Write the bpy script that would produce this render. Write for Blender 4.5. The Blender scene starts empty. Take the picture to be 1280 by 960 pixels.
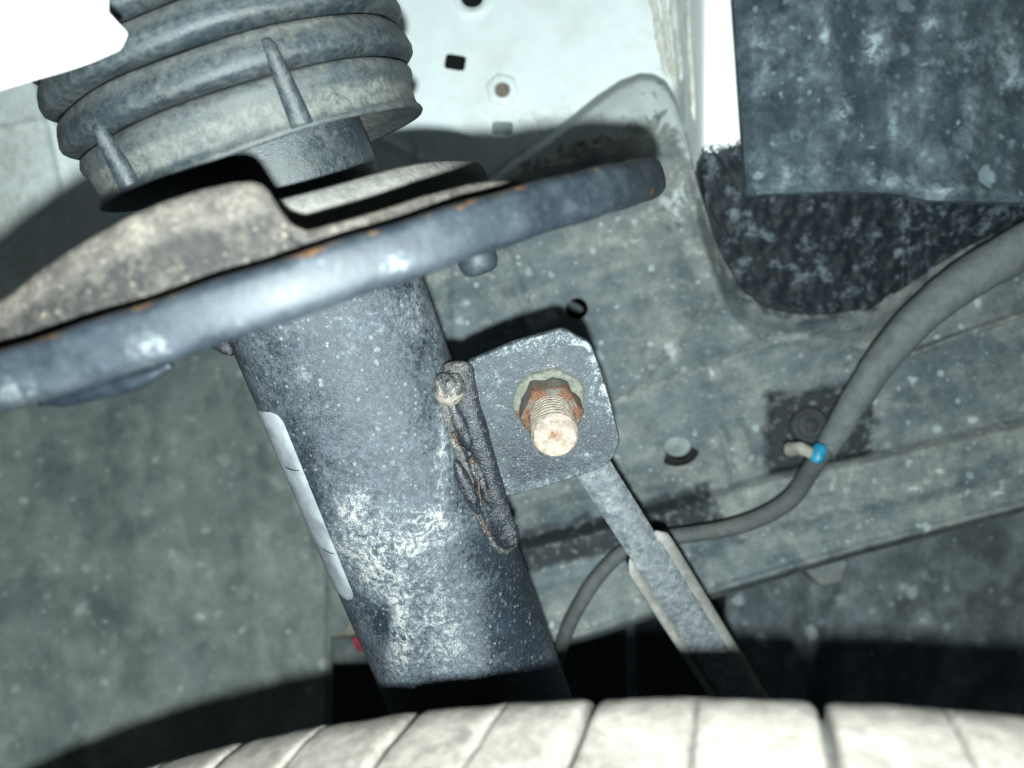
import bpy, bmesh, math, random
import numpy as np
from mathutils import Vector, Matrix, noise as mnoise

random.seed(7)
rng = np.random.default_rng(7)
S = bpy.context.scene
COL = S.collection

# ------------------------------------------------------------------ camera, world, flash, exposure
F = 950.0                                      # focal length in pixels of a 1280 wide frame
cam_d = bpy.data.cameras.new('phone_camera')
cam = bpy.data.objects.new('phone_camera', cam_d)
COL.objects.link(cam)
cam.rotation_euler = (math.radians(90), 0, 0)  # looks along +Y, Z up
cam_d.sensor_width = 36.0
cam_d.lens = 36.0 * F / 1280.0
cam_d.clip_start = 0.005
cam_d.clip_end = 20.0
cam_d.dof.use_dof = True
cam_d.dof.focus_distance = 0.200
cam_d.dof.aperture_fstop = 11.5
S.camera = cam

world = bpy.data.worlds.new('World')
S.world = world
world.use_nodes = True
bg = world.node_tree.nodes['Background']
bg.inputs[0].default_value = (0.75, 0.95, 1.0, 1)
bg.inputs[1].default_value = 0.042

fl = bpy.data.lights.new('phone_flash', 'POINT')
fl.energy = 5.6
fl.color = (0.90, 1.0, 0.985)
fl.shadow_soft_size = 0.0022
flo = bpy.data.objects.new('phone_flash', fl)
flo.location = (0.003, 0.0, -0.0145)
COL.objects.link(flo)

S.view_settings.view_transform = 'Standard'
S.view_settings.look = 'None'
S.view_settings.exposure = 0.6
S.view_settings.gamma = 1.0
S.view_settings.use_curve_mapping = False


# ------------------------------------------------------------------ small helpers
def P(u, v, d):
    return np.array([(u - 640) / F * d, d, (480 - v) / F * d])


def ray(u, v):
    return np.array([(u - 640) / F, 1.0, (480 - v) / F])


def unit(a):
    a = np.asarray(a, float)
    return a / np.linalg.norm(a)


def smooth(a, b, x):
    t = np.clip((np.asarray(x, float) - a) / (b - a), 0, 1)
    return t * t * (3 - 2 * t)


def fbm(p, scale, octaves=3):
    v = Vector((p[0] * scale, p[1] * scale, p[2] * scale))
    return mnoise.fractal(v, 1.0, 2.0, octaves)


def spline(pts, n):
    """Catmull-Rom through points of any dimension, n samples."""
    p = np.array(pts, float)
    p = np.vstack([2 * p[0] - p[1], p, 2 * p[-1] - p[-2]])
    m = len(p) - 3
    out = []
    for k in range(n):
        t = k / (n - 1) * m
        i = min(int(t), m - 1)
        f = t - i
        a, b, c, d = p[i], p[i + 1], p[i + 2], p[i + 3]
        out.append(0.5 * (2 * b + (c - a) * f + (2 * a - 5 * b + 4 * c - d) * f * f + (3 * b - 3 * c + d - a) * f ** 3))
    return np.array(out)


def tag(o, label=None, cat=None, group=None, kind=None):
    for k, v in (('label', label), ('category', cat), ('group', group), ('kind', kind)):
        if v:
            o[k] = v
    return o


def empty(name, loc, label, cat, group=None):
    o = bpy.data.objects.new(name, None)
    o.location = loc
    o.empty_display_size = 0.01
    COL.objects.link(o)
    return tag(o, label, cat, group)


def origin_of(o):
    v = np.zeros(3)
    while o is not None:
        v += np.array(o.location)
        o = o.parent
    return v


def mk(name, verts, faces, mat, parent=None, smoothed=True, attrs=None, origin=None, weld=None, sharp=None, bev=None):
    """One mesh object from world-space vertices."""
    verts = np.asarray(verts, float)
    base = origin_of(parent) if parent is not None else np.zeros(3)
    org = np.zeros(3) if origin is None else np.asarray(origin, float) - base
    local = verts - base - org
    me = bpy.data.meshes.new(name)
    me.from_pydata(local.tolist(), [], [tuple(int(i) for i in f) for f in faces])
    if attrs:
        for k, a in attrs.items():
            at = me.attributes.new(k, 'FLOAT', 'POINT')
            at.data.foreach_set('value', np.asarray(a, np.float32))
    if weld or bev:
        bm = bmesh.new()
        bm.from_mesh(me)
        if weld:
            bmesh.ops.remove_doubles(bm, verts=bm.verts, dist=weld)
        bmesh.ops.recalc_face_normals(bm, faces=bm.faces)
        if bev:
            ed = [e for e in bm.edges if len(e.link_faces) == 2 and e.calc_face_angle(0) > math.radians(bev[1])]
            bmesh.ops.bevel(bm, geom=ed, offset=bev[0], segments=bev[2], profile=0.5, affect='EDGES', clamp_overlap=True)
        bm.to_mesh(me)
        bm.free()
    me.validate()
    me.polygons.foreach_set('use_smooth', [bool(smoothed)] * len(me.polygons))
    if sharp:
        me.set_sharp_from_angle(angle=math.radians(sharp))
    me.materials.append(mat)
    me.update()
    o = bpy.data.objects.new(name, me)
    o.location = org
    COL.objects.link(o)
    if parent is not None:
        o.parent = parent
    return o


def grid_faces(rows, cols, wrap=False):
    f = []
    cc = cols if wrap else cols - 1
    for i in range(rows - 1):
        for j in range(cc):
            k = (j + 1) % cols
            f.append((i * cols + j, i * cols + k, (i + 1) * cols + k, (i + 1) * cols + j))
    return f


def frame(n):
    n = unit(n)
    e1 = np.array([1.0, 0, 0]) - n[0] * n
    e1 = unit(e1)
    return n, e1, np.cross(n, e1)


def cyl_pt(C, fr, r, phi, h):
    n, e1, e2 = fr
    return np.asarray(C) + h * n + r * (math.cos(phi) * e1 + math.sin(phi) * e2)


def revolve(C, fr, prof, seg, phi0=0.0, phi1=2 * math.pi, jitter=None):
    """prof: list of (r, h). Returns verts, faces."""
    full = abs(phi1 - phi0 - 2 * math.pi) < 1e-6
    n = seg if full else seg + 1
    ph = phi0 + (phi1 - phi0) * np.arange(n) / seg
    vs = []
    for r, h in prof:
        for p in ph:
            rr, hh = (r, h) if jitter is None else jitter(r, h, p)
            vs.append(cyl_pt(C, fr, rr, p, hh))
    return np.array(vs), grid_faces(len(prof), n, full)


def hit_cyl(C, fr, r, u, v, near=True):
    """Pixel ray against an infinite cylinder: returns (phi, h, point)."""
    n, e1, e2 = fr
    d = ray(u, v)
    C = np.asarray(C)
    dx, dy, ox, oy = d @ e1, d @ e2, -C @ e1, -C @ e2
    a, b, c = dx * dx + dy * dy, 2 * (dx * ox + dy * oy), ox * ox + oy * oy - r * r
    disc = max(b * b - 4 * a * c, 0.0)
    t = (-b - math.sqrt(disc)) / (2 * a) if near else (-b + math.sqrt(disc)) / (2 * a)
    p = t * d
    q = p - C
    return math.atan2(q @ e2, q @ e1), q @ n, p


def hit_plane(p0, n, u, v):
    d = ray(u, v)
    return d * ((np.asarray(p0) @ n) / (d @ n))


def sweep(path, radii, seg=16, up=(0, 0, 1), wob=0.0, wscale=300, cap=True, flat=1.0):
    """Tube along a path with per-sample radius; optional lumpy surface."""
    path = np.asarray(path, float)
    n = len(path)
    radii = np.broadcast_to(np.asarray(radii, float), (n,))
    vs = []
    side = None
    for i in range(n):
        t = unit(path[min(i + 1, n - 1)] - path[max(i - 1, 0)])
        if side is None:
            side = unit(np.cross(t, up))
        else:
            side = unit(side - (side @ t) * t)
        b = np.cross(t, side)
        for k in range(seg):
            a = 2 * math.pi * k / seg
            dr = math.cos(a) * side + math.sin(a) * b * flat
            p = path[i] + radii[i] * dr
            if wob:
                p = p + unit(dr) * wob * fbm(p, wscale)
            vs.append(p)
    f = grid_faces(n, seg, True)
    if cap:
        vs.append(path[0]); vs.append(path[-1])
        c0, c1 = n * seg, n * seg + 1
        for k in range(seg):
            f.append((c0, (k + 1) % seg, k))
            f.append((c1, (n - 1) * seg + k, (n - 1) * seg + (k + 1) % seg))
    return np.array(vs), f


def prism(outline, n, thick):
    """Closed plate: outline points lie on the front face, thickness along n."""
    o = np.asarray(outline, float)
    k = len(o)
    vs = np.vstack([o, o + np.asarray(n) * thick])
    f = [tuple(range(k)), tuple(range(2 * k - 1, k - 1, -1))]
    for i in range(k):
        j = (i + 1) % k
        f.append((i, i + k, j + k, j))
    return vs, f


def round_poly(pts, rad, seg=5):
    """Round the corners of a polygon (2D)."""
    pts = [np.array(p, float) for p in pts]
    out = []
    m = len(pts)
    for i in range(m):
        a, b, c = pts[i - 1], pts[i], pts[(i + 1) % m]
        r = rad[i] if isinstance(rad, (list, tuple)) else rad
        d1, d2 = a - b, c - b
        r1 = min(r, 0.45 * np.linalg.norm(d1)); r2 = min(r, 0.45 * np.linalg.norm(d2))
        p1, p2 = b + unit(d1) * r1, b + unit(d2) * r2
        for k in range(seg + 1):
            t = k / seg
            out.append((1 - t) ** 2 * p1 + 2 * t * (1 - t) * b + t * t * p2)
    return out


# ------------------------------------------------------------------ materials
def surf(name, base, dust=(0.5, 0.5, 0.45), dark=None, amount=0.0, soft=0.12, big=60, fine=1400, rough=0.5, drough=0.95,
         bump=0.2, bdist=0.0004, metal=0.0, rust=None, mixw=0.5, mid=320, spec=0.5, speck=0.0, stretch=None, cake=None, cake_at=0.16, cake_soft=0.12, gain=1.0, streak=None, dots=()):
    """Painted, rubber or metal surface with a dirt layer. 'dust' and 'rust' point attributes add to the masks."""
    m = bpy.data.materials.new(name)
    m.use_nodes = True
    nt = m.node_tree
    N, L = nt.nodes, nt.links
    bs = N['Principled BSDF']
    tc = N.new('ShaderNodeTexCoord')
    vec = tc.outputs['Object']
    if stretch:
        mp = N.new('ShaderNodeMapping')
        mp.inputs['Rotation'].default_value = stretch[0]
        mp.inputs['Scale'].default_value = stretch[1]
        L.new(vec, mp.inputs[0])
        vec = mp.outputs[0]

    def nz(scale, det, rgh=0.6, dist=0.0):
        n = N.new('ShaderNodeTexNoise')
        n.inputs['Scale'].default_value = scale
        n.inputs['Detail'].default_value = det
        n.inputs['Roughness'].default_value = rgh
        n.inputs['Distortion'].default_value = dist
        L.new(vec, n.inputs['Vector'])
        return n.outputs['Fac']

    def mth(op, a, b=None, clamp=False):
        n = N.new('ShaderNodeMath')
        n.operation = op
        n.use_clamp = clamp
        for i, x in enumerate((a, b)):
            if x is None:
                continue
            if isinstance(x, (int, float)):
                n.inputs[i].default_value = x
            else:
                L.new(x, n.inputs[i])
        return n.outputs[0]

    def attr(k):
        n = N.new('ShaderNodeAttribute')
        n.attribute_name = k
        return n.outputs['Fac']

    def mix(fac, a, b):
        n = N.new('ShaderNodeMix')
        n.data_type = 'RGBA'
        L.new(fac, n.inputs[0])
        for i, x in ((6, a), (7, b)):
            if isinstance(x, tuple):
                n.inputs[i].default_value = (*x, 1)
            else:
                L.new(x, n.inputs[i])
        return n.outputs[2]

    nb, nm, nf = nz(big, 5, 0.6, 0.4), nz(mid, 4, 0.65), nz(fine, 3, 0.7)
    comb = mth('ADD', mth('MULTIPLY', nb, 1 - mixw), mth('ADD', mth('MULTIPLY', nm, mixw * 0.45), mth('MULTIPLY', nf, mixw * 0.55)))
    rag = nz(mid * 0.55, 6, 0.7, 1.2)
    ragm = N.new('ShaderNodeMapRange')
    L.new(rag, ragm.inputs[0])
    ragm.inputs[1].default_value, ragm.inputs[2].default_value = 0.36, 0.64
    ragm.inputs[3].default_value, ragm.inputs[4].default_value = 0.0, 1.8
    v = mth('ADD', mth('MULTIPLY', mth('SUBTRACT', comb, 0.5), gain), mth('ADD', mth('MULTIPLY', attr('dust'), ragm.outputs[0]), amount))
    if streak:                                   # (tilt about the view axis, across frequency, along frequency, strength)
        sm = N.new('ShaderNodeMapping')
        sm.vector_type = 'TEXTURE'
        sm.inputs['Rotation'].default_value = (0, streak[0], 0)
        sm.inputs['Scale'].default_value = (1 / streak[1], 1 / streak[1], 1 / streak[2])
        L.new(tc.outputs['Object'], sm.inputs[0])
        sn = N.new('ShaderNodeTexNoise')
        sn.inputs['Scale'].default_value = 1.0
        sn.inputs['Detail'].default_value = 6
        sn.inputs['Roughness'].default_value = 0.65
        L.new(sm.outputs[0], sn.inputs['Vector'])
        v = mth('ADD', v, mth('MULTIPLY', mth('SUBTRACT', sn.outputs['Fac'], 0.5), streak[3]))
    mask = mth('DIVIDE', mth('ADD', v, soft), 2 * soft, True)
    dk = dark if dark else tuple(0.55 * c for c in base)
    var = mth('DIVIDE', mth('SUBTRACT', nz(big * 2.3, 4), 0.36), 0.28, True)
    col = mix(var, dk, base)
    d2 = tuple(0.72 * c for c in dust)
    dcol = mix(mth('DIVIDE', mth('SUBTRACT', nm, 0.35), 0.3, True), d2, dust)
    if speck:
        sp = mth('DIVIDE', mth('SUBTRACT', nf, 0.5), 0.22, True)
        col = mix(mth('MULTIPLY', sp, speck), col, dust)
    col = mix(mask, col, dcol)
    if cake:
        cm = mth('DIVIDE', mth('SUBTRACT', mth('ADD', v, mth('MULTIPLY', mth('SUBTRACT', nf, 0.5), 0.5)), cake_at), cake_soft, True)
        col = mix(cm, col, cake)
    for dscale, dmax, dcolr, dfac in dots:       # splashed droplets dried on: many tiny, few large
        vo = N.new('ShaderNodeTexVoronoi')
        vo.inputs['Scale'].default_value = dscale
        vo.inputs['Randomness'].default_value = 1.0
        wv = N.new('ShaderNodeVectorMath')
        wv.operation = 'MULTIPLY_ADD'
        wn = N.new('ShaderNodeTexNoise')
        wn.inputs['Scale'].default_value = dscale * 2.2
        L.new(vec, wn.inputs['Vector'])
        L.new(wn.outputs['Color'], wv.inputs[0])
        wv.inputs[1].default_value = (0.45 / dscale,) * 3
        L.new(vec, wv.inputs[2])
        L.new(wv.outputs[0], vo.inputs['Vector'])
        sx = N.new('ShaderNodeSeparateColor')
        L.new(vo.outputs['Color'], sx.inputs[0])
        rad_ = mth('MULTIPLY', mth('POWER', sx.outputs[0], 4.0), dmax)
        dm = mth('DIVIDE', mth('SUBTRACT', rad_, vo.outputs['Distance']), 0.10, True)
        dm = mth('MULTIPLY', dm, mth('MULTIPLY', sx.outputs[1], dfac))
        col = mix(dm, col, dcolr)
    rmask = None
    if rust:
        rv = mth('ADD', mth('MULTIPLY', mth('SUBTRACT', nm, 0.5), 1.3), attr('rust'))
        rmask = mth('DIVIDE', mth('SUBTRACT', rv, 0.38), 0.2, True)
        rc = mix(mth('DIVIDE', mth('SUBTRACT', nf, 0.38), 0.24, True), rust[0], rust[1])
        col = mix(rmask, col, rc)
    L.new(col, bs.inputs['Base Color'])
    rg = N.new('ShaderNodeMapRange')
    L.new(mask, rg.inputs[0])
    rg.inputs[3].default_value = rough
    rg.inputs[4].default_value = drough
    L.new(rg.outputs[0], bs.inputs['Roughness'])
    bs.inputs['Metallic'].default_value = metal
    bs.inputs['Specular IOR Level'].default_value = spec
    if bump:
        h = mth('ADD', mth('MULTIPLY', nf, 0.6), mth('ADD', mth('MULTIPLY', nm, 0.7), mth('MULTIPLY', mask, 0.35)))
        b = N.new('ShaderNodeBump')
        b.inputs['Strength'].default_value = bump
        b.inputs['Distance'].default_value = bdist
        L.new(h, b.inputs['Height'])
        L.new(b.outputs[0], bs.inputs['Normal'])
    return m


RUST = ((0.022, 0.012, 0.008), (0.095, 0.055, 0.025))
M = {}
M['tube'] = surf('strut_black_paint', (0.0115, 0.0175, 0.026), (0.082, 0.100, 0.119), dark=(0.0055, 0.0090, 0.0140), amount=-0.055, soft=0.12, big=50, fine=3200, mid=700,
                 rough=0.40, bump=0.5, mixw=0.62, gain=1.35, rust=RUST, speck=0.5, cake=(0.24, 0.24, 0.225), cake_at=0.165, cake_soft=0.10, dots=((900, 0.55, (0.17, 0.18, 0.18), 0.7), (330, 0.30, (0.2, 0.2, 0.19), 0.7)))
M['bracket'] = surf('bracket_black_paint', (0.0110, 0.0170, 0.025), (0.066, 0.083, 0.096), dark=(0.009, 0.014, 0.020), amount=-0.09, soft=0.11, big=110, fine=2600, mid=560,
                    rough=0.42, bump=0.5, mixw=0.72, gain=1.25, rust=RUST, speck=0.5, cake=(0.22, 0.24, 0.24), cake_at=0.15, cake_soft=0.14, dots=((1500, 0.6, (0.15, 0.165, 0.165), 0.8), (600, 0.35, (0.17, 0.17, 0.155), 0.7)))
M['weld'] = surf('weld_black_paint', (0.012, 0.0165, 0.024), (0.080, 0.082, 0.078), dark=(0.005, 0.008, 0.012), amount=-0.07, soft=0.11, big=200, fine=2400, mid=600,
                 rough=0.32, bump=0.6, mixw=0.75, gain=1.25, rust=RUST, speck=0.5, cake=(0.22, 0.20, 0.165), cake_at=0.15, cake_soft=0.12)
M['label'] = surf('label_paper', (0.27, 0.30, 0.325), (0.2, 0.2, 0.19), amount=-0.22, soft=0.2, rough=0.6, bump=0.05)
M['ink'] = surf('label_ink', (0.012, 0.012, 0.014), amount=-0.5, rough=0.7, bump=0)
M['seat'] = surf('spring_seat_paint', (0.0085, 0.0130, 0.0190), (0.026, 0.034, 0.042), dark=(0.0045, 0.0075, 0.0115), amount=-0.03, soft=0.16, big=70, fine=900, mid=240,
                 rough=0.52, drough=0.68, bump=0.22, mixw=0.5, gain=1.35, spec=0.32, rust=((0.035, 0.016, 0.008), (0.115, 0.065, 0.030)), cake=(0.075, 0.086, 0.092), cake_at=0.16, cake_soft=0.14)
M['pad'] = surf('spring_pad_rubber', (0.019, 0.0185, 0.0185), (0.072, 0.066, 0.058), dark=(0.010, 0.0105, 0.011), amount=0.06, soft=0.15, big=70, fine=1700, mid=420,
                rough=0.85, bump=1.0, mixw=0.6, gain=1.2, speck=0.3, spec=0.25, cake=(0.115, 0.103, 0.086), cake_at=0.16, cake_soft=0.12, dots=((700, 0.5, (0.13, 0.115, 0.09), 0.8), (260, 0.22, (0.14, 0.125, 0.1), 0.8)))
M['pad_lit'] = surf('lit_dusty_pad', (0.085, 0.085, 0.078), (0.16, 0.158, 0.145), amount=0.05, soft=0.15, big=120, fine=1500, mid=420, rough=0.9, bump=0.8, mixw=0.6)  # paler dusty copy of the pad: strong light on the inner ring put into colour
M['flake'] = surf('pale_flake', (0.30, 0.24, 0.16), (0.42, 0.37, 0.29), amount=0.0, rough=0.8)
M['boot'] = surf('boot_plastic', (0.0165, 0.0260, 0.0340), (0.108, 0.115, 0.107), dark=(0.010, 0.0165, 0.0215), amount=-0.075, soft=0.24, big=50, fine=2600, mid=520,
                 rough=0.45, drough=0.9, bump=0.5, mixw=0.58, gain=1.05, speck=0.22)
M['nut'] = surf('nut_zinc', (0.062, 0.070, 0.060), (0.125, 0.13, 0.108), amount=0.0, soft=0.16, big=250, fine=2200, mid=800, rough=0.7, bump=0.9, gain=1.3,
                metal=0.0, rust=((0.035, 0.014, 0.009), (0.125, 0.055, 0.025)))
M['stud'] = surf('stud_steel', (0.12, 0.088, 0.062), (0.24, 0.205, 0.17), amount=0.04, soft=0.16, big=300, fine=2200, mid=700, rough=0.6, gain=1.3,
                 bump=0.8, rust=((0.065, 0.028, 0.014), (0.17, 0.088, 0.045)))
M['zinc'] = surf('galvanised_link', (0.085, 0.108, 0.138), (0.25, 0.272, 0.278), dark=(0.055, 0.072, 0.098), amount=0.03, soft=0.17, big=110, fine=1700, mid=380, rough=0.5,
                 bump=1.0, mixw=0.75, gain=1.8, dots=((500, 0.6, (0.30, 0.32, 0.32), 0.8), (380, 0.5, (0.05, 0.07, 0.10), 0.8)))
M['zinc_edge'] = surf('link_edge', (0.20, 0.205, 0.19), (0.29, 0.295, 0.27), amount=0.0, rough=0.6, bump=0.15)
M['white'] = surf('white_body_paint', (0.74, 0.82, 0.83), (0.56, 0.57, 0.52), dark=(0.69, 0.77, 0.78), amount=-0.22, soft=0.22, big=35, fine=900, mid=220, rough=0.45,
                  bump=0.06, mixw=0.4)
M['lip'] = surf('white_gloss_paint', (0.8, 0.8, 0.8), (0.6, 0.6, 0.56), dark=(0.76, 0.76, 0.76), amount=-0.5, rough=0.3, bump=0.02)
M['sealer'] = surf('seam_sealer', (0.62, 0.64, 0.60), (0.46, 0.43, 0.36), dark=(0.52, 0.52, 0.47), amount=-0.10, soft=0.18, big=60, rough=0.6, bump=0.1)
M['rail'] = surf('dusty_rail', (0.092, 0.121, 0.132), (0.212, 0.232, 0.220), dark=(0.044, 0.065, 0.078), amount=-0.03, soft=0.17, big=26,
                 fine=1100, mid=170, rough=0.7, bump=0.3, mixw=0.45, gain=1.55, cake=(0.38, 0.42, 0.42), cake_at=0.26, cake_soft=0.15, streak=(1.30, 110, 18, 0.7),
                 dots=((95, 0.34, (0.38, 0.44, 0.46), 0.8), (260, 0.5, (0.32, 0.36, 0.37), 0.8), (520, 0.5, (0.30, 0.33, 0.33), 0.6)))
M['felt'] = surf('felt_liner', (0.037, 0.055, 0.067), (0.125, 0.166, 0.188), dark=(0.021, 0.032, 0.041), amount=-0.08, soft=0.14, big=60,
                 fine=2000, mid=230, rough=0.95, bump=0.9, mixw=0.5, gain=1.45, spec=0.2, speck=0.4, cake=(0.29, 0.37, 0.40), cake_at=0.14, cake_soft=0.26, streak=(0.12, 110, 40, 0.6),
                 dots=((90, 0.5, (0.26, 0.34, 0.37), 0.8), (300, 0.5, (0.22, 0.28, 0.31), 0.7)))
M['liner'] = surf('grey_liner', (0.180, 0.218, 0.212), (0.31, 0.348, 0.33), dark=(0.100, 0.126, 0.124), amount=-0.07, soft=0.2, big=20,
                  fine=800, mid=90, rough=0.8, bump=0.35, mixw=0.4, gain=1.6, cake=(0.48, 0.53, 0.51), cake_at=0.27, cake_soft=0.3, streak=(-0.25, 60, 12, 0.8),
                  dots=((55, 0.36, (0.46, 0.51, 0.49), 0.8), (140, 0.45, (0.40, 0.44, 0.42), 0.7)))
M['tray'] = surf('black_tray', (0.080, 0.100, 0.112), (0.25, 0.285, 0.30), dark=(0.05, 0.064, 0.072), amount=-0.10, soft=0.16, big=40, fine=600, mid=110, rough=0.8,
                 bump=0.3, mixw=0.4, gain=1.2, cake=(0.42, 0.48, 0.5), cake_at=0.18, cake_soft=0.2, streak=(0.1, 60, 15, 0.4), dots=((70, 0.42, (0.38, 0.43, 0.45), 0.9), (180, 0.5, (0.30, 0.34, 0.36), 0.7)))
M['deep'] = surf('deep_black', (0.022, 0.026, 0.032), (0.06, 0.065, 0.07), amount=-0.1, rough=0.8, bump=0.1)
M['hole'] = surf('hole_inside', (0.006, 0.007, 0.008), (0.02, 0.02, 0.02), amount=-0.3, rough=0.9, bump=0.0)  # near-black colour stands in for the shade inside the panel holes
M['hose'] = surf('hose_rubber', (0.080, 0.100, 0.104), (0.150, 0.170, 0.165), amount=-0.02, soft=0.22, big=60, rough=0.75, bump=0.2)
M['cable'] = surf('cable_rubber', (0.052, 0.064, 0.067), (0.105, 0.115, 0.112), amount=-0.02, soft=0.25, big=60, rough=0.7, bump=0.15)
M['blue'] = surf('blue_tape', (0.02, 0.30, 0.52), (0.12, 0.42, 0.55), amount=-0.2, rough=0.45, bump=0.1)
M['clip'] = surf('clip_plastic', (0.24, 0.235, 0.20), (0.34, 0.33, 0.28), amount=0.0, rough=0.6, bump=0.2)
M['plug'] = surf('pale_back_sheet', (0.25, 0.31, 0.31), (0.34, 0.38, 0.37), amount=-0.05, rough=0.7, bump=0.2)
M['tread'] = surf('tread_dust', (0.086, 0.077, 0.064), (0.170, 0.157, 0.136), dark=(0.052, 0.046, 0.039), amount=0.02, soft=0.16, big=55, fine=1600,
                  mid=300, rough=0.85, bump=0.7, mixw=0.6, gain=1.5, dots=((260, 0.5, (0.06, 0.055, 0.045), 0.7),))
M['rubber'] = surf('tyre_rubber', (0.030, 0.030, 0.030), (0.10, 0.095, 0.085), amount=-0.05, soft=0.2, big=60, rough=0.85, bump=0.3)
M['red'] = surf('red_plastic', (0.55, 0.05, 0.08), amount=-0.4, rough=0.5, bump=0.05)
M['beige'] = surf('beige_foam', (0.34, 0.30, 0.22), (0.42, 0.40, 0.33), amount=0.0, rough=0.9)


# ------------------------------------------------------------------ relief panels (sheet metal, liners): a grid with depth and holes
def panel(name, us, vs_fn, rows, depth, mat, attrs=None, holes=(), parent=None, back=0.0, edge=None):
    """us: list of pixel columns; vs_fn(u) -> (top, bottom). depth(u, v) arrays -> metres. holes: (u, v, ru, rv, power, angle)."""
    us = np.asarray(us, float)
    T, B = np.array([vs_fn(u) for u in us]).T
    t = np.linspace(0, 1, rows)
    U = np.repeat(us[None], rows, 0)
    V = T[None] + (B - T)[None] * t[:, None]
    U, V = U.ravel(), V.ravel()
    cols = len(us)
    faces = np.array(grid_faces(rows, cols))
    dead = np.zeros(len(faces), bool)
    for (hu, hv, ru, rv, pw, an, *_) in holes:
        ca, sa = math.cos(an), math.sin(an)

        def rho(u, v):
            x, y = u - hu, v - hv
            a, b = (x * ca + y * sa) / ru, (-x * sa + y * ca) / rv
            return (np.abs(a) ** pw + np.abs(b) ** pw) ** (1 / pw) + 1e-9
        cu, cv = U[faces].mean(1), V[faces].mean(1)
        kill = rho(cu, cv) < 1
        keep = ~kill & ~dead
        rim = np.intersect1d(faces[kill].ravel(), faces[keep].ravel())
        q = rho(U[rim], V[rim])
        U[rim] = hu + (U[rim] - hu) / q
        V[rim] = hv + (V[rim] - hv) / q
        dead |= kill
    faces = faces[~dead]
    D = depth(U, V)
    pts = np.stack([(U - 640) / F * D, D, (480 - V) / F * D], -1)
    at = {k: f(U, V, pts) for k, f in (attrs or {}).items()}
    if back:
        loop = list(range(cols)) + [i * cols + cols - 1 for i in range(1, rows)] + \
               [(rows - 1) * cols + j for j in range(cols - 2, -1, -1)] + [i * cols for i in range(rows - 2, 0, -1)]
        k0 = len(pts)
        ex = pts[loop].copy()
        ex[:, 1] += back
        pts = np.vstack([pts, ex])
        m = len(loop)
        extra = [(loop[i], loop[(i + 1) % m], k0 + (i + 1) % m, k0 + i) for i in range(m)]
        at = {k: np.concatenate([a, a[loop]]) for k, a in at.items()}
        faces = list(map(tuple, faces)) + extra
    o = mk(name, pts, faces, mat, parent, True, at, sharp=50 if back else None)
    for (hu, hv, ru, rv, pw, an, *deep_) in holes:
        ca, sa = math.cos(an), math.sin(an)
        dep = deep_[0] if deep_ else 0.016
        ring = []
        for k in range(36):
            a = 2 * math.pi * k / 36
            x = math.copysign(abs(math.cos(a)) ** (2 / pw), math.cos(a)) * ru * 1.02
            y = math.copysign(abs(math.sin(a)) ** (2 / pw), math.sin(a)) * rv * 1.02
            ring.append((hu + x * ca - y * sa, hv + x * sa + y * ca))
        d0 = depth(np.array([hu]), np.array([hv]))[0]
        wide = 2.6 if deep_ else 1.0
        cc = P(hu, hv, d0)
        p0 = [P(a, b, d0 + 0.0003) for a, b in ring]
        p1 = [cc + (p - cc) * (1 + (wide - 1) * 0.4) + np.array([0, 0.0012, 0]) for p in p0]
        p2 = [cc + (p - cc) * wide + np.array([0, dep, 0]) for p in p0]
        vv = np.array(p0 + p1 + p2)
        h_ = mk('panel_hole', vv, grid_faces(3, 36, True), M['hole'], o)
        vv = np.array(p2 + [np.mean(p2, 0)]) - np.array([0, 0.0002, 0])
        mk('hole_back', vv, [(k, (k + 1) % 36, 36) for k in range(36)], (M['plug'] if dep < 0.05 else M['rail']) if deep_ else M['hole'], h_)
    return o


def gauss(u, v, cu, cv, su, sv=None):
    sv = sv or su
    return np.exp(-((u - cu) / su) ** 2 - ((v - cv) / sv) ** 2)


def seg_dist(u, v, pts):
    """Distance in pixels to a polyline."""
    best = np.full(np.shape(u), 1e9)
    for (x0, y0), (x1, y1) in zip(pts[:-1], pts[1:]):
        dx, dy = x1 - x0, y1 - y0
        t = np.clip(((u - x0) * dx + (v - y0) * dy) / (dx * dx + dy * dy), 0, 1)
        best = np.minimum(best, np.hypot(u - x0 - t * dx, v - y0 - t * dy))
    return best


def line_v(u, pts):
    x, y = zip(*pts)
    return np.interp(u, x, y)


def nz_arr(u, v, scale, seed=0.0, octv=3):
    return np.array([mnoise.fractal(Vector((a * scale, b * scale, seed)), 1.0, 2.0, octv) for a, b in zip(np.ravel(u), np.ravel(v))])


# upper border of the chassis rail, in pixel columns
TOP = [(430, 420), (520, 330), (560, 270), (600, 226), (650, 190), (690, 165), (740, 124), (775, 98), (800, 88), (818, 89), (832, 98),
       (846, 122), (858, 160), (868, 205), (880, 250), (893, 292), (910, 330), (930, 360), (955, 380), (990, 388), (1040, 388), (1085, 380),
       (1130, 352), (1200, 305), (1300, 258), (1460, 210)]


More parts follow.
